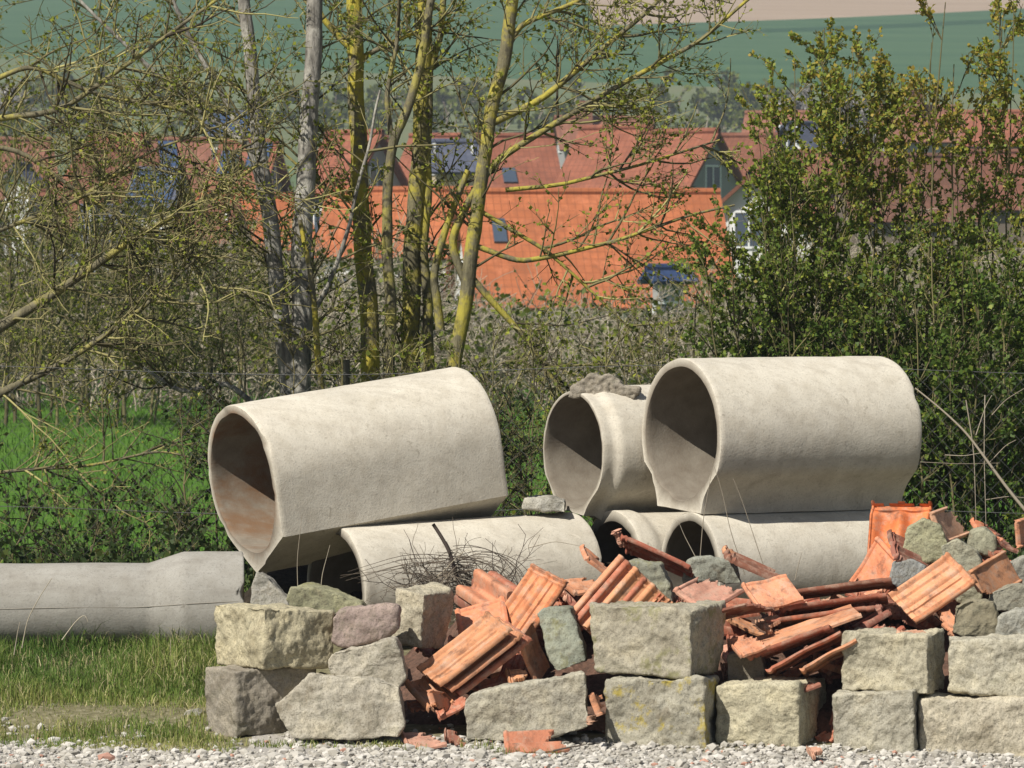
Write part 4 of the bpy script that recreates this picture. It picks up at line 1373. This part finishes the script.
# brown thicket at the far edge of the meadow
def thicket():
    g = Grower()
    for _ in range(2700):
        y = rng.uniform(42, 72)
        x = (rng.uniform(-350, 1350) - 512) / F * (25 + y)
        pxx = 512 + x / (25 + y) * F
        h = rng.uniform(.45, 1.0) * np.interp(pxx, [200, 430, 480, 620, 720, 800], [2.7, 2.4, 1.6, 1.5, 1.8, 2.7])
        g.twig((x, y, float(gz(y)) - .05), (rng.normal(0, .45), rng.normal(0, .4), 1), h, .016, 2, .10, -.1, .8, 4.5, .55, 1.0, .25, lt=.3, minr=.005)
    tw = g.tw.build('thicket', M['drytwig'])
    tag(tw, 'grey brown leafless thicket at the far edge of the meadow', 'thicket', kind='stuff')
    g.leaves(.10, .5, 'thicket_leaves', 'leaf', None).parent = tw


thicket()


# hedges and bare trees on the far slope
def far_wood():
    g = Grower()
    for _ in range(230):
        y = rng.uniform(470, 535)
        x = (rng.uniform(-350, 800) - 512) / F * (25 + y)
        h = rng.uniform(.8, 4.2)
        g.twig((x, y, float(gz(y)) - .3), (rng.normal(0, .3), rng.normal(0, .3), 1), h, .12, 2, .5, .0, .55, 4.5, .6, .9, .2, lt=.3, minr=.035)
    tw = g.tw.build('far_hedge', M['drytwig'])
    tag(tw, 'far off hedge of bare bushes on the slope above the roofs', 'hedge', kind='stuff')
    g.leaves(.5, .5, 'far_hedge_leaves', 'leaf', None).parent = tw


far_wood()


# ---------------------------------------------------------------- fence
def fence():
    Y = 4.6
    root = empty('chain_link_fence', (at(512, 400, Y)[0], Y, float(gz(Y))), 'chain link fence with diamond mesh strung behind the pipes', 'fence')
    mb = MB()
    x0, x1 = -3.6, 3.8
    z0, z1 = float(gz(Y)) + .03, 1.78
    stp = .058
    nz_ = int((z1 - z0) / stp)
    zz = z0 + np.arange(nz_ + 1) * stp
    for k in range(int((x1 - x0) / stp)):
        x = x0 + k * stp
        off = np.where((np.arange(nz_ + 1) + k) % 2 == 0, 0, stp)
        sag = .012 * np.sin(x * 2.1) + .008 * np.sin(zz * 5 + x * 3)
        p = np.stack([x + off, Y + sag + .003 * (off > 0), zz], 1)
        mb.tube(p, .002, 3, .5)
    mb.build('wire_mesh', M['wire'], root)
    for z in (z0, .95, z1):
        w = MB()
        xs = np.linspace(x0, x1, 40)
        w.tube(np.stack([xs, np.full(40, Y - .008) + .012 * np.sin(xs * 2.1), z + .03 * np.sin(xs * 1.3)], 1), .002, 4)
        w.build('tension_wire', M['wire'], root)
    for x in (-3.55, -.98, 1.35, 3.7):
        w = MB()
        w.tube([(x, Y + .03, .3), (x, Y + .03, z1 + .06)], .02, 10, cap=True)
        w.build('post', M['post'], root)


fence()


# ---------------------------------------------------------------- dry stalks and twigs near the pipes
def bundle():
    c = at(452, 590, 1.75)
    root = empty('twig_bundle', (c[0], c[1], c[2] - .2), 'bundle of dry brown twigs lying in front of the lower concrete pipe', 'twigs')
    g = Grower()
    for _ in range(190):
        a = rng.uniform(0, 1)
        p = at(rng.uniform(405, 500), rng.uniform(585, 612), 1.75) + rng.normal(0, .05, 3)
        ang = rng.uniform(-.3, 2.6)
        g.twig(p, (math.cos(ang), rng.normal(0, .3), abs(math.sin(ang)) * .8), rng.uniform(.14, .40), .0035, 1, 0, -2.5, .3, 3, .6, .7, .5, minr=.0014)
    for (ax, ay, bx, by, n) in [(470, 560, 335, 578, 7), (500, 575, 380, 590, 8)]:
        for k in range(n):
            p0 = at(ax + rng.normal(0, 8), ay + rng.normal(0, 6), 1.72); p1 = at(bx + rng.uniform(0, 50), by + rng.normal(0, 7), 1.68)
            mid = (p0 + p1) / 2 + np.array([0, 0, rng.uniform(-.02, .07)])
            g.tw.tube(spline([p0, mid, p1], 10), np.linspace(.003, .0014, 10), 3, float(rng.uniform(.2, .6)))
    for k in range(16):
        a0, a1 = rng.uniform(0, 1.2), rng.uniform(1.6, 3.0)
        cc = at(470 + rng.normal(0, 10), 595, 1.72); rr = rng.uniform(.12, .27)
        an = np.linspace(a0, a1, 12)
        g.tw.tube(np.stack([cc[0] + rr * 1.1 * np.cos(an), np.full(12, cc[1]) + rng.normal(0, .03), cc[2] + rr * np.sin(an)], 1), .0022, 3, float(rng.uniform(.1, .5)))
    g.tw.build('twigs', M['drytwig'], root)
    st = MB()
    st.tube(spline([at(433, 524, 1.66), at(441, 536, 1.66), at(450, 552, 1.66), at(455, 572, 1.68), at(462, 592, 1.7)], 16), np.linspace(.010, .012, 16), 8, .0, True)
    st.build('stick', M['drytwig'], root)


bundle()


def dead_branch():
    Y = 2.3
    p = px_path([(915, 388), (940, 408), (966, 432), (988, 462), (1010, 492), (1050, 540)], Y + .3)
    root = empty('dead_branch', p[-1], 'pale dead branch slanting down behind the heap at the right edge', 'branch')
    mb = MB()
    mb.tube(spline(p, 24), np.linspace(.004, .011, 24), 6, .85)
    mb.build('stem', M['drytwig'], root)
    g = Grower()
    for (pl, r) in [([(966, 400), (974, 450), (976, 520)], .004), ([(985, 395), (984, 450), (986, 525)], .0035), ([(976, 435), (986, 405), (992, 395)], .003), ([(990, 462), (1006, 445), (1016, 440)], .003),
                    ([(945, 455), (965, 456), (985, 452)], .0025), ([(920, 462), (960, 464), (1000, 463)], .002), ([(992, 415), (1005, 400), (1030, 385)], .003), ([(985, 500), (1010, 496), (1040, 500)], .003)]:
        g.tw.tube(spline(px_path(pl, Y + .3 + rng.uniform(-.1, .1)), 12), np.linspace(r, r * .5, 12), 4, float(rng.uniform(.6, .95)))
    g.tw.build('side_twigs', M['drytwig'], root)


dead_branch()

STG = 'dry grass stalks growing in front of the pipes'
for k, (pl, lab) in enumerate([
        ([(298, 596), (297, 560), (302, 515)], 'single pale stalk in front of the dark gap under the tilted pipe'),
        ([(320, 600), (322, 575), (330, 545)], 'thin stalk beside the mouth of the lower pipe behind the twig bundle'),
        ([(700, 560), (703, 520), (712, 470)], 'straight stalk in front of the foot of the large upper right pipe'),
        ([(745, 575), (730, 530), (722, 490), (712, 460)], 'bent stalk leaning left in front of the lower right pipe'),
        ([(770, 585), (755, 540), (742, 500), (733, 478)], 'longer bent stalk leaning left in front of the lower right pipe'),
        ([(695, 556), (684, 535), (678, 520)], 'short stalk in the small dark pipe mouth'),
        ([(795, 580), (798, 566), (802, 552)], 'short stalk before the lower right pipe near the heap'),
        ([(528, 548), (555, 541), (580, 546)], 'thin arched stalk across the lower pipe behind the tiles')]):
    Yk = 1.9
    P3 = px_path(pl, Yk)
    mb = MB()
    mb.tube(spline(P3, 14), np.linspace(.0028, .0012, 14), 4, float(rng.uniform(.7, 1)))
    o = mb.build('dry_stalk', M['drytwig'], origin=P3[0])
    tag(o, lab, 'stalk', STG)
for k, (pl, lab) in enumerate([
        ([(22, 648), (27, 620), (40, 596), (52, 578)], 'bent pale stalk in front of the long grey pipe at the far left'),
        ([(62, 640), (75, 622), (85, 613), (88, 622)], 'short hooked pale stalk in front of the long grey pipe'),
        ([(14, 655), (18, 630), (20, 622)], 'tiny white tipped stalk at the far left of the grass'),
        ([(170, 690), (169, 660), (171, 640)], 'upright dry stalk in the grass near the corner of the wall'),
        ([(178, 695), (180, 668), (186, 650)], 'second upright dry stalk nearer the corner of the wall')]):
    Yk = 1.6
    P3 = px_path(pl, Yk)
    mb = MB()
    mb.tube(spline(P3, 12), np.linspace(.0035, .0018, 12), 4, float(rng.uniform(.75, 1)))
    o = mb.build('dry_stalk', M['drytwig'], origin=P3[0])
    tag(o, lab, 'stalk', STG)
mb = MB()
pl = px_path([(553, 745), (562, 752), (572, 758), (585, 764)], -.6)
mb.tube(spline([(p[0], p[1], .025 + .01 * i) for i, p in enumerate(pl)], 10), np.linspace(.005, .003, 10), 6, .1)
tag(mb.build('stick', M['drytwig']), 'thin dark stick lying on the gravel below the curved red tile', 'stick')


# ---------------------------------------------------------------- houses in the valley
def m_roof(name, c, row=.33):
    m, nt, p, oc = newmat(name, .85, .2)
    br = nt.nodes.new('ShaderNodeTexBrick')
    br.inputs['Scale'].default_value = 1.0
    br.inputs['Brick Width'].default_value = .24
    br.inputs['Row Height'].default_value = row
    br.inputs['Mortar Size'].default_value = .018
    br.inputs['Mortar Smooth'].default_value = .6
    br.offset = 0
    br.inputs['Color1'].default_value = (*c, 1); br.inputs['Color2'].default_value = (*[x * .86 for x in c], 1)
    br.inputs['Mortar'].default_value = (*[x * .55 for x in c], 1)
    uv = nt.nodes.new('ShaderNodeUVMap')
    nt.links.new(oc, br.inputs['Vector'])
    n = nz(nt, oc, .9, 5, .65)
    n3 = nz(nt, oc, 3.5, 5, .7)
    cc = mix(nt, ramp(nt, n, [(.40, 0.), (.66, .75)]), br.outputs[0], tuple(x * .58 for x in c))
    cc = mix(nt, ramp(nt, n3, [(.5, 0.), (.72, .6)]), cc, tuple(x * k for x, k in zip(c, (.5, .62, .75))))
    cc = mix(nt, ramp(nt, nz(nt, mapv(nt, oc, loc=(4, 7, 1)), 1.7, 6, .7), [(.55, 0.), (.7, .5)]), cc, tuple(min(1, x * 1.3 + .03) for x in c))
    nt.links.new(cc, p.inputs['Base Color'])
    return m


ROOF = {
    'orange': m_roof('orange_roof', (.44, .14, .055)), 'salmon': m_roof('salmon_roof', (.29, .105, .06)),
    'rust': m_roof('rust_roof', (.21, .085, .05)), 'pale': m_roof('pale_red_roof', (.28, .125, .08)),
    'slate': m_roof('slate_roof', (.10, .11, .15)), 'brown': m_roof('brown_roof', (.17, .08, .05)), 'blue': m_roof('blue_roof', (.03, .055, .13)),
}
M['white_wall'] = m_plain('white_render', (.68, .67, .64), .9, .2, .7, .2)
M['cream_wall'] = m_plain('cream_render', (.55, .46, .30), .9, .2, .7, .25)
M['brown_wall'] = m_plain('brown_render', (.17, .135, .10), .9, .2, .7, .3)
M['grey_wall'] = m_plain('grey_render', (.33, .32, .31), .9, .2, .7, .25)
M['glass'] = m_plain('window_glass', (.06, .08, .11), .1, .6, 3, .1)
M['solar'] = m_plain('solar_panel', (.045, .075, .145), .25, .5, 2, .2)
M['metal'] = m_plain('zinc_sheet', (.14, .14, .15), .5, .5, 4, .3)
M['brick'] = m_plain('chimney_brick', (.25, .12, .08), .9, .2, 8, .4)
M['frame'] = m_plain('window_frame', (.75, .75, .73), .6, .3, 3, .1)


def house(label, x0, x1, eave, ridge, Y, roof, wall='white_wall', yaw=0, pitch=42, solar=(), windows=3, chim=None, sky_=(), flash=(), depth=None, gable_win=True, name='house', ground=-8.0):
    """ridge runs along the local x axis; x0, x1, eave and ridge are where its near slope shows from the road"""
    s = (25 + Y) / F
    cx = (x0 + x1) / 2
    L = (x1 - x0) * s / max(.3, math.cos(R(yaw)))
    ze = at(cx, eave, Y)[2]
    tp = math.tan(R(pitch))
    run = 2.0
    for _ in range(20):
        zr = at(cx, ridge, Y + run)[2]
        run = max(.6, (zr - ze) / tp)
    o = at(cx, eave, Y)
    root = empty(name, (o[0], Y, ground), label, 'house')
    zl, zt = ze - ground, zr - ground
    Mz = Matrix.Rotation(R(yaw), 4, 'Z')

    def put(mb, nm, mat, par=root, smooth=False):
        ob = mb.build(nm, mat, par, smooth, origin=(0, 0, 0))
        ob.location = (0, 0, 0)
        return ob
    root.rotation_euler = (0, 0, R(yaw))
    hl = L / 2
    # walls: five sided prism, a little inside the eaves
    ins = .35
    wb = MB()
    y0, y1 = ins, 2 * run - ins
    zw = zl + ins * tp - .14
    zg = zt - .14
    v = []
    for x in (-hl + ins, hl - ins):
        v += [(x, y0, 0), (x, y1, 0), (x, y1, zw), (x, run, zg), (x, y0, zw)]
    wb.add(v, [(0, 4, 9, 5), (1, 6, 7, 2), (4, 3, 8, 9), (3, 2, 7, 8)], [(0, 1, 2), (0, 2, 3), (0, 3, 4), (5, 7, 6), (5, 8, 7), (5, 9, 8)])
    put(wb, 'wall', M[wall])
    # roof: two slabs; local frame of each slab lies in the slope so that the tile courses follow it
    sl_ = math.hypot(run, zt - zl)
    rp = []
    for sgn in (1, -1):
        rb = MB()
        rb.box((-hl, 0, -.12), (hl, sl_ + .02, 0))
        if sgn == 1:
            rb.tube([(-hl, sl_, .02), (hl, sl_, .02)], .12, 8)
        r_ = put(rb, 'roof', ROOF[roof] if isinstance(roof, str) else roof)
        r_.location = (0, 0, zl) if sgn == 1 else (0, 2 * run, zl)
        r_.rotation_euler = (math.atan2(zt - zl, run), 0, 0) if sgn == 1 else (math.atan2(zt - zl, run), 0, math.pi)
        rp.append(r_)
    r0 = rp[0]

    def on_roof(nm, u0, u1, v0, v1, th, mat, skew=0.0):
        b = MB()
        b.box((-hl + u0 * L, v0 * sl_, .01), (-hl + u1 * L, v1 * sl_, th))
        if skew:
            vv = b.v[0]
            vv[:, 0] += (vv[:, 1] / sl_ - v0) * skew * L
        ob = b.build(nm, mat, r0, False, origin=(0, 0, 0)); ob.location = (0, 0, 0)
        return ob
    for (u0, u1, v0, v1) in solar: on_roof('solar_panel', u0, u1, v0, v1, .08, M['solar'])
    for (u0, u1, v0, v1) in sky_: on_roof('skylight', u0, u1, v0, v1, .09, M['glass'])
    for (u0, u1, v0, v1, sk) in flash: on_roof('roof_valley', u0, u1, v0, v1, .05, M['metal'], sk)
    if chim is not None:
        cb = MB(); u = -hl + chim * L
        cb.box((u - .35, run * .8 - .3, zt - 1.0), (u + .35, run * .8 + .3, zt + .75))
        cb.box((u - .42, run * .8 - .37, zt + .752), (u + .42, run * .8 + .37, zt + .86))
        put(cb, 'chimney', M['brick'])

    def window(cx_, cz, w, h, face):
        fb = MB(); gb = MB()
        for a, b, c_, d in ((-w / 2 - .08, w / 2 + .08, h / 2, h / 2 + .08), (-w / 2 - .08, w / 2 + .08, -h / 2 - .08, -h / 2), (-w / 2 - .08, -w / 2, -h / 2, h / 2), (w / 2, w / 2 + .08, -h / 2, h / 2), (-.03, .03, -h / 2, h / 2)):
            fb.box((a, -.05, c_), (b, .02, d))
        gb.box((-w / 2, -.02, -h / 2), (w / 2, .01, h / 2))
        fr = put(fb, 'window', M['frame'])
        if face == 'f': fr.location = (cx_, y0 - .003, cz)
        elif face == 'r': fr.location = (hl - ins + .003, cx_, cz); fr.rotation_euler = (0, 0, math.pi / 2)
        else: fr.location = (-hl + ins - .003, cx_, cz); fr.rotation_euler = (0, 0, -math.pi / 2)
        g_ = gb.build('pane', M['glass'], fr, False, origin=(0, 0, 0)); g_.location = (0, 0, 0)
    for k in range(windows):
        window(-hl + L * (k + .5) / windows, zw - 1.5, 1.1, 1.3, 'f')
    if gable_win:
        for f in 'rl':
            window(run, zw + .35, .9, 1.1, f)
            window(run * .6, zw - 1.8, 1.0, 1.3, f)
            window(run * 1.4, zw - 1.8, 1.0, 1.3, f)
    return root


house('house with the widest bright orange roof in the middle of the village', 470, 742, 308, 192, 132, 'orange', yaw=7, sky_=[(.12, .17, .55, .75)])
house('white walled house with an orange roof seen between the tree trunks', 312, 476, 258, 190, 148, 'orange', windows=4, yaw=-8)
house('orange roofed house left of the forked grey trunk, smaller than its neighbour', 205, 318, 250, 196, 155, 'orange', 'brown_wall', yaw=12, windows=2)
house('salmon roofed house with a blue skylight behind the leaning tree', 486, 566, 194, 136, 176, 'salmon', yaw=10, sky_=[(.25, .42, .18, .42)])
house('steep roofed salmon house with a shaded gable, second from the blue skylight', 548, 622, 196, 128, 172, 'salmon', 'grey_wall', yaw=-32, windows=1, pitch=48)
house('salmon house with one shaded roof side facing the white gabled house', 608, 684, 196, 132, 170, 'salmon', 'grey_wall', yaw=-38, windows=1, pitch=48)
house('red roofed house just left of the white gabled house', 664, 752, 200, 136, 174, 'rust', 'grey_wall', yaw=-24, windows=1)
house('pale roofed house standing highest behind the salmon row', 560, 660, 150, 118, 232, 'pale', 'grey_wall', yaw=9, windows=2, chim=.3)
house('red roofed house with a shaded gable right of the forked grey trunk', 292, 350, 196, 133, 172, 'salmon', 'grey_wall', yaw=-34, windows=1, pitch=48)
house('dull red roofed house right of the yellow lichen trunk', 346, 404, 200, 138, 180, 'rust', 'grey_wall', yaw=14, windows=2)
house('small red roofed house behind the kinked olive stem', 388, 440, 188, 136, 188, 'salmon', 'grey_wall', yaw=-20, windows=1)
house('cream house with a dark roof between the olive trunks', 430, 484, 172, 142, 172, 'slate', 'cream_wall', yaw=10, windows=2)
house('pale red roofed house at the far left edge of the village', -10, 62, 200, 140, 178, 'pale', 'grey_wall', yaw=14, windows=2)
house('rust roofed house with a gable turned to the road at the left', 48, 112, 196, 136, 184, 'salmon', 'grey_wall', yaw=-36, windows=1, pitch=46)
house('rust roofed house with a low wide slope at the left of the village', 84, 168, 228, 150, 168, 'rust', 'brown_wall', yaw=10, windows=3)
house('small red roofed house in front at the far left', 22, 92, 232, 190, 150, 'rust', 'brown_wall', yaw=-16, windows=2)
house('white dormer like little house at the far left', 36, 50, 186, 166, 150, 'slate', 'white_wall', yaw=75, windows=1, gable_win=False)
house('dark slate roofed house low at the left of the village', 82, 140, 244, 208, 140, 'slate', 'grey_wall', yaw=9, windows=2)
house('house at the left whose roof is covered in pale blue solar panels', 120, 172, 208, 170, 150, 'slate', 'grey_wall', solar=[(.08, .48, .1, .92), (.52, .92, .1, .92)], yaw=-14, windows=2)
house('red roofed house with a column of blue solar panels left of the forked trunk', 160, 218, 192, 140, 172, 'pale', 'grey_wall', solar=[(.1, .4, .1, .95)], yaw=12, windows=2)
house('house with two separate blue solar panels just left of the forked trunk', 205, 266, 190, 142, 170, 'salmon', 'grey_wall', solar=[(.1, .4, .3, .8), (.55, .9, .45, .95)], yaw=-12, windows=2)
house('farther house with a solar covered roof behind the forked grey trunk', 206, 260, 136, 113, 225, 'slate', 'cream_wall', solar=[(.05, .95, .1, .95)], yaw=6, windows=2)
house('rust roofed house low at the left in front of the solar roofs', 165, 228, 244, 206, 142, 'rust', 'brown_wall', yaw=-15, windows=2)
house('red roofed house high at the right behind the orange tinged shrub', 880, 965, 142, 107, 228, 'pale', 'grey_wall', yaw=8, windows=3, chim=.5)
house('second red roofed house high at the right, nearest the right edge', 955, 1050, 146, 112, 232, 'salmon', 'grey_wall', yaw=-14, windows=3)
house('pink roofed house behind the tall upright shrub with a pale dormer', 738, 806, 152, 113, 215, 'pale', 'grey_wall', yaw=-12, windows=2)
house('grey roofed house with a white gable behind the tall upright shrub', 806, 858, 150, 124, 205, 'slate', 'white_wall', yaw=52, windows=2)
house('brown roofed house spread wide behind the right hand shrubs', 850, 985, 222, 156, 176, 'brown', 'brown_wall', yaw=9, windows=0, gable_win=False)
house('rust roofed house between the white gable and the brown roof', 778, 868, 214, 152, 180, 'rust', 'brown_wall', yaw=-15, windows=0, gable_win=False)
house('dull red roofed house at the far right edge of the village', 965, 1075, 210, 152, 190, 'rust', 'brown_wall', yaw=8, windows=0, gable_win=False)
house('white gabled house half hidden by the dense dark shrub', 796, 860, 246, 178, 142, 'rust', 'white_wall', yaw=86, windows=1)
house('small shed with a dark blue roof below the end of the orange roof', 654, 700, 281, 268, 122, 'blue', 'grey_wall', windows=1, gable_win=False, yaw=24)
# ---------------------------------------------------------------- blossoming shrubs in the village
for (px, py, Yb, hh, lab) in [(10, 112, 235, 2.2, 'white blossoming bush beside the village at the far left'), (790, 118, 250, 2.6, 'pale blossoming bush behind the pink roof'),
                              (850, 112, 252, 2.0, 'smaller pale blossoming bush left of the high red roof')]:
    b = at(px, py, Yb)
    zg = float(gz(Yb))
    root = empty('bush', (b[0], Yb, zg), lab, 'bush', 'blossoming bushes in the village')
    g = Grower()
    tk = MB()
    tk.tube([(b[0], Yb, zg), (b[0], Yb, b[2] - .5), (b[0], Yb, b[2])], [.18, .12, .08], 6)
    for _ in range(26):
        g.twig((b[0], Yb, b[2] - rng.uniform(.2, 1.0)), (rng.normal(0, .7), rng.normal(0, .7), rng.uniform(.2, 1)), hh * rng.uniform(.5, .9), .04, 2, 1.2, .1, .6, 4, .55, .9, .2, lt=.5, minr=.015)
    tk.build('trunk', M['bark_grey'], root)
    g.tw.build('crown', M['drytwig'], root)
    M['blossom'] = M.get('blossom') or m_tint('blossom', [(0, (.30, .28, .26)), (1, (.52, .50, .48))], .8, .3)
    g.leaves(.16, .45, 'blossoms', 'blossom', root)

# ---------------------------------------------------------------- air
def haze():
    mb = MB()
    mb.box((-900, -70, -12), (900, 1720, 190))
    m = bpy.data.materials.new('haze'); m.use_nodes = True
    nt = m.node_tree
    for n in list(nt.nodes):
        if n.type != 'OUTPUT_MATERIAL': nt.nodes.remove(n)
    pv = nt.nodes.new('ShaderNodeVolumePrincipled')
    pv.inputs['Color'].default_value = (.80, .88, 1, 1)
    pv.inputs['Density'].default_value = .00038
    pv.inputs['Anisotropy'].default_value = .2
    nt.links.new(pv.outputs[0], nt.nodes['Material Output'].inputs['Volume'])
    o = mb.build('haze', m, None, False)
    tag(o, kind='stuff')


HAZE = True
if HAZE: haze()
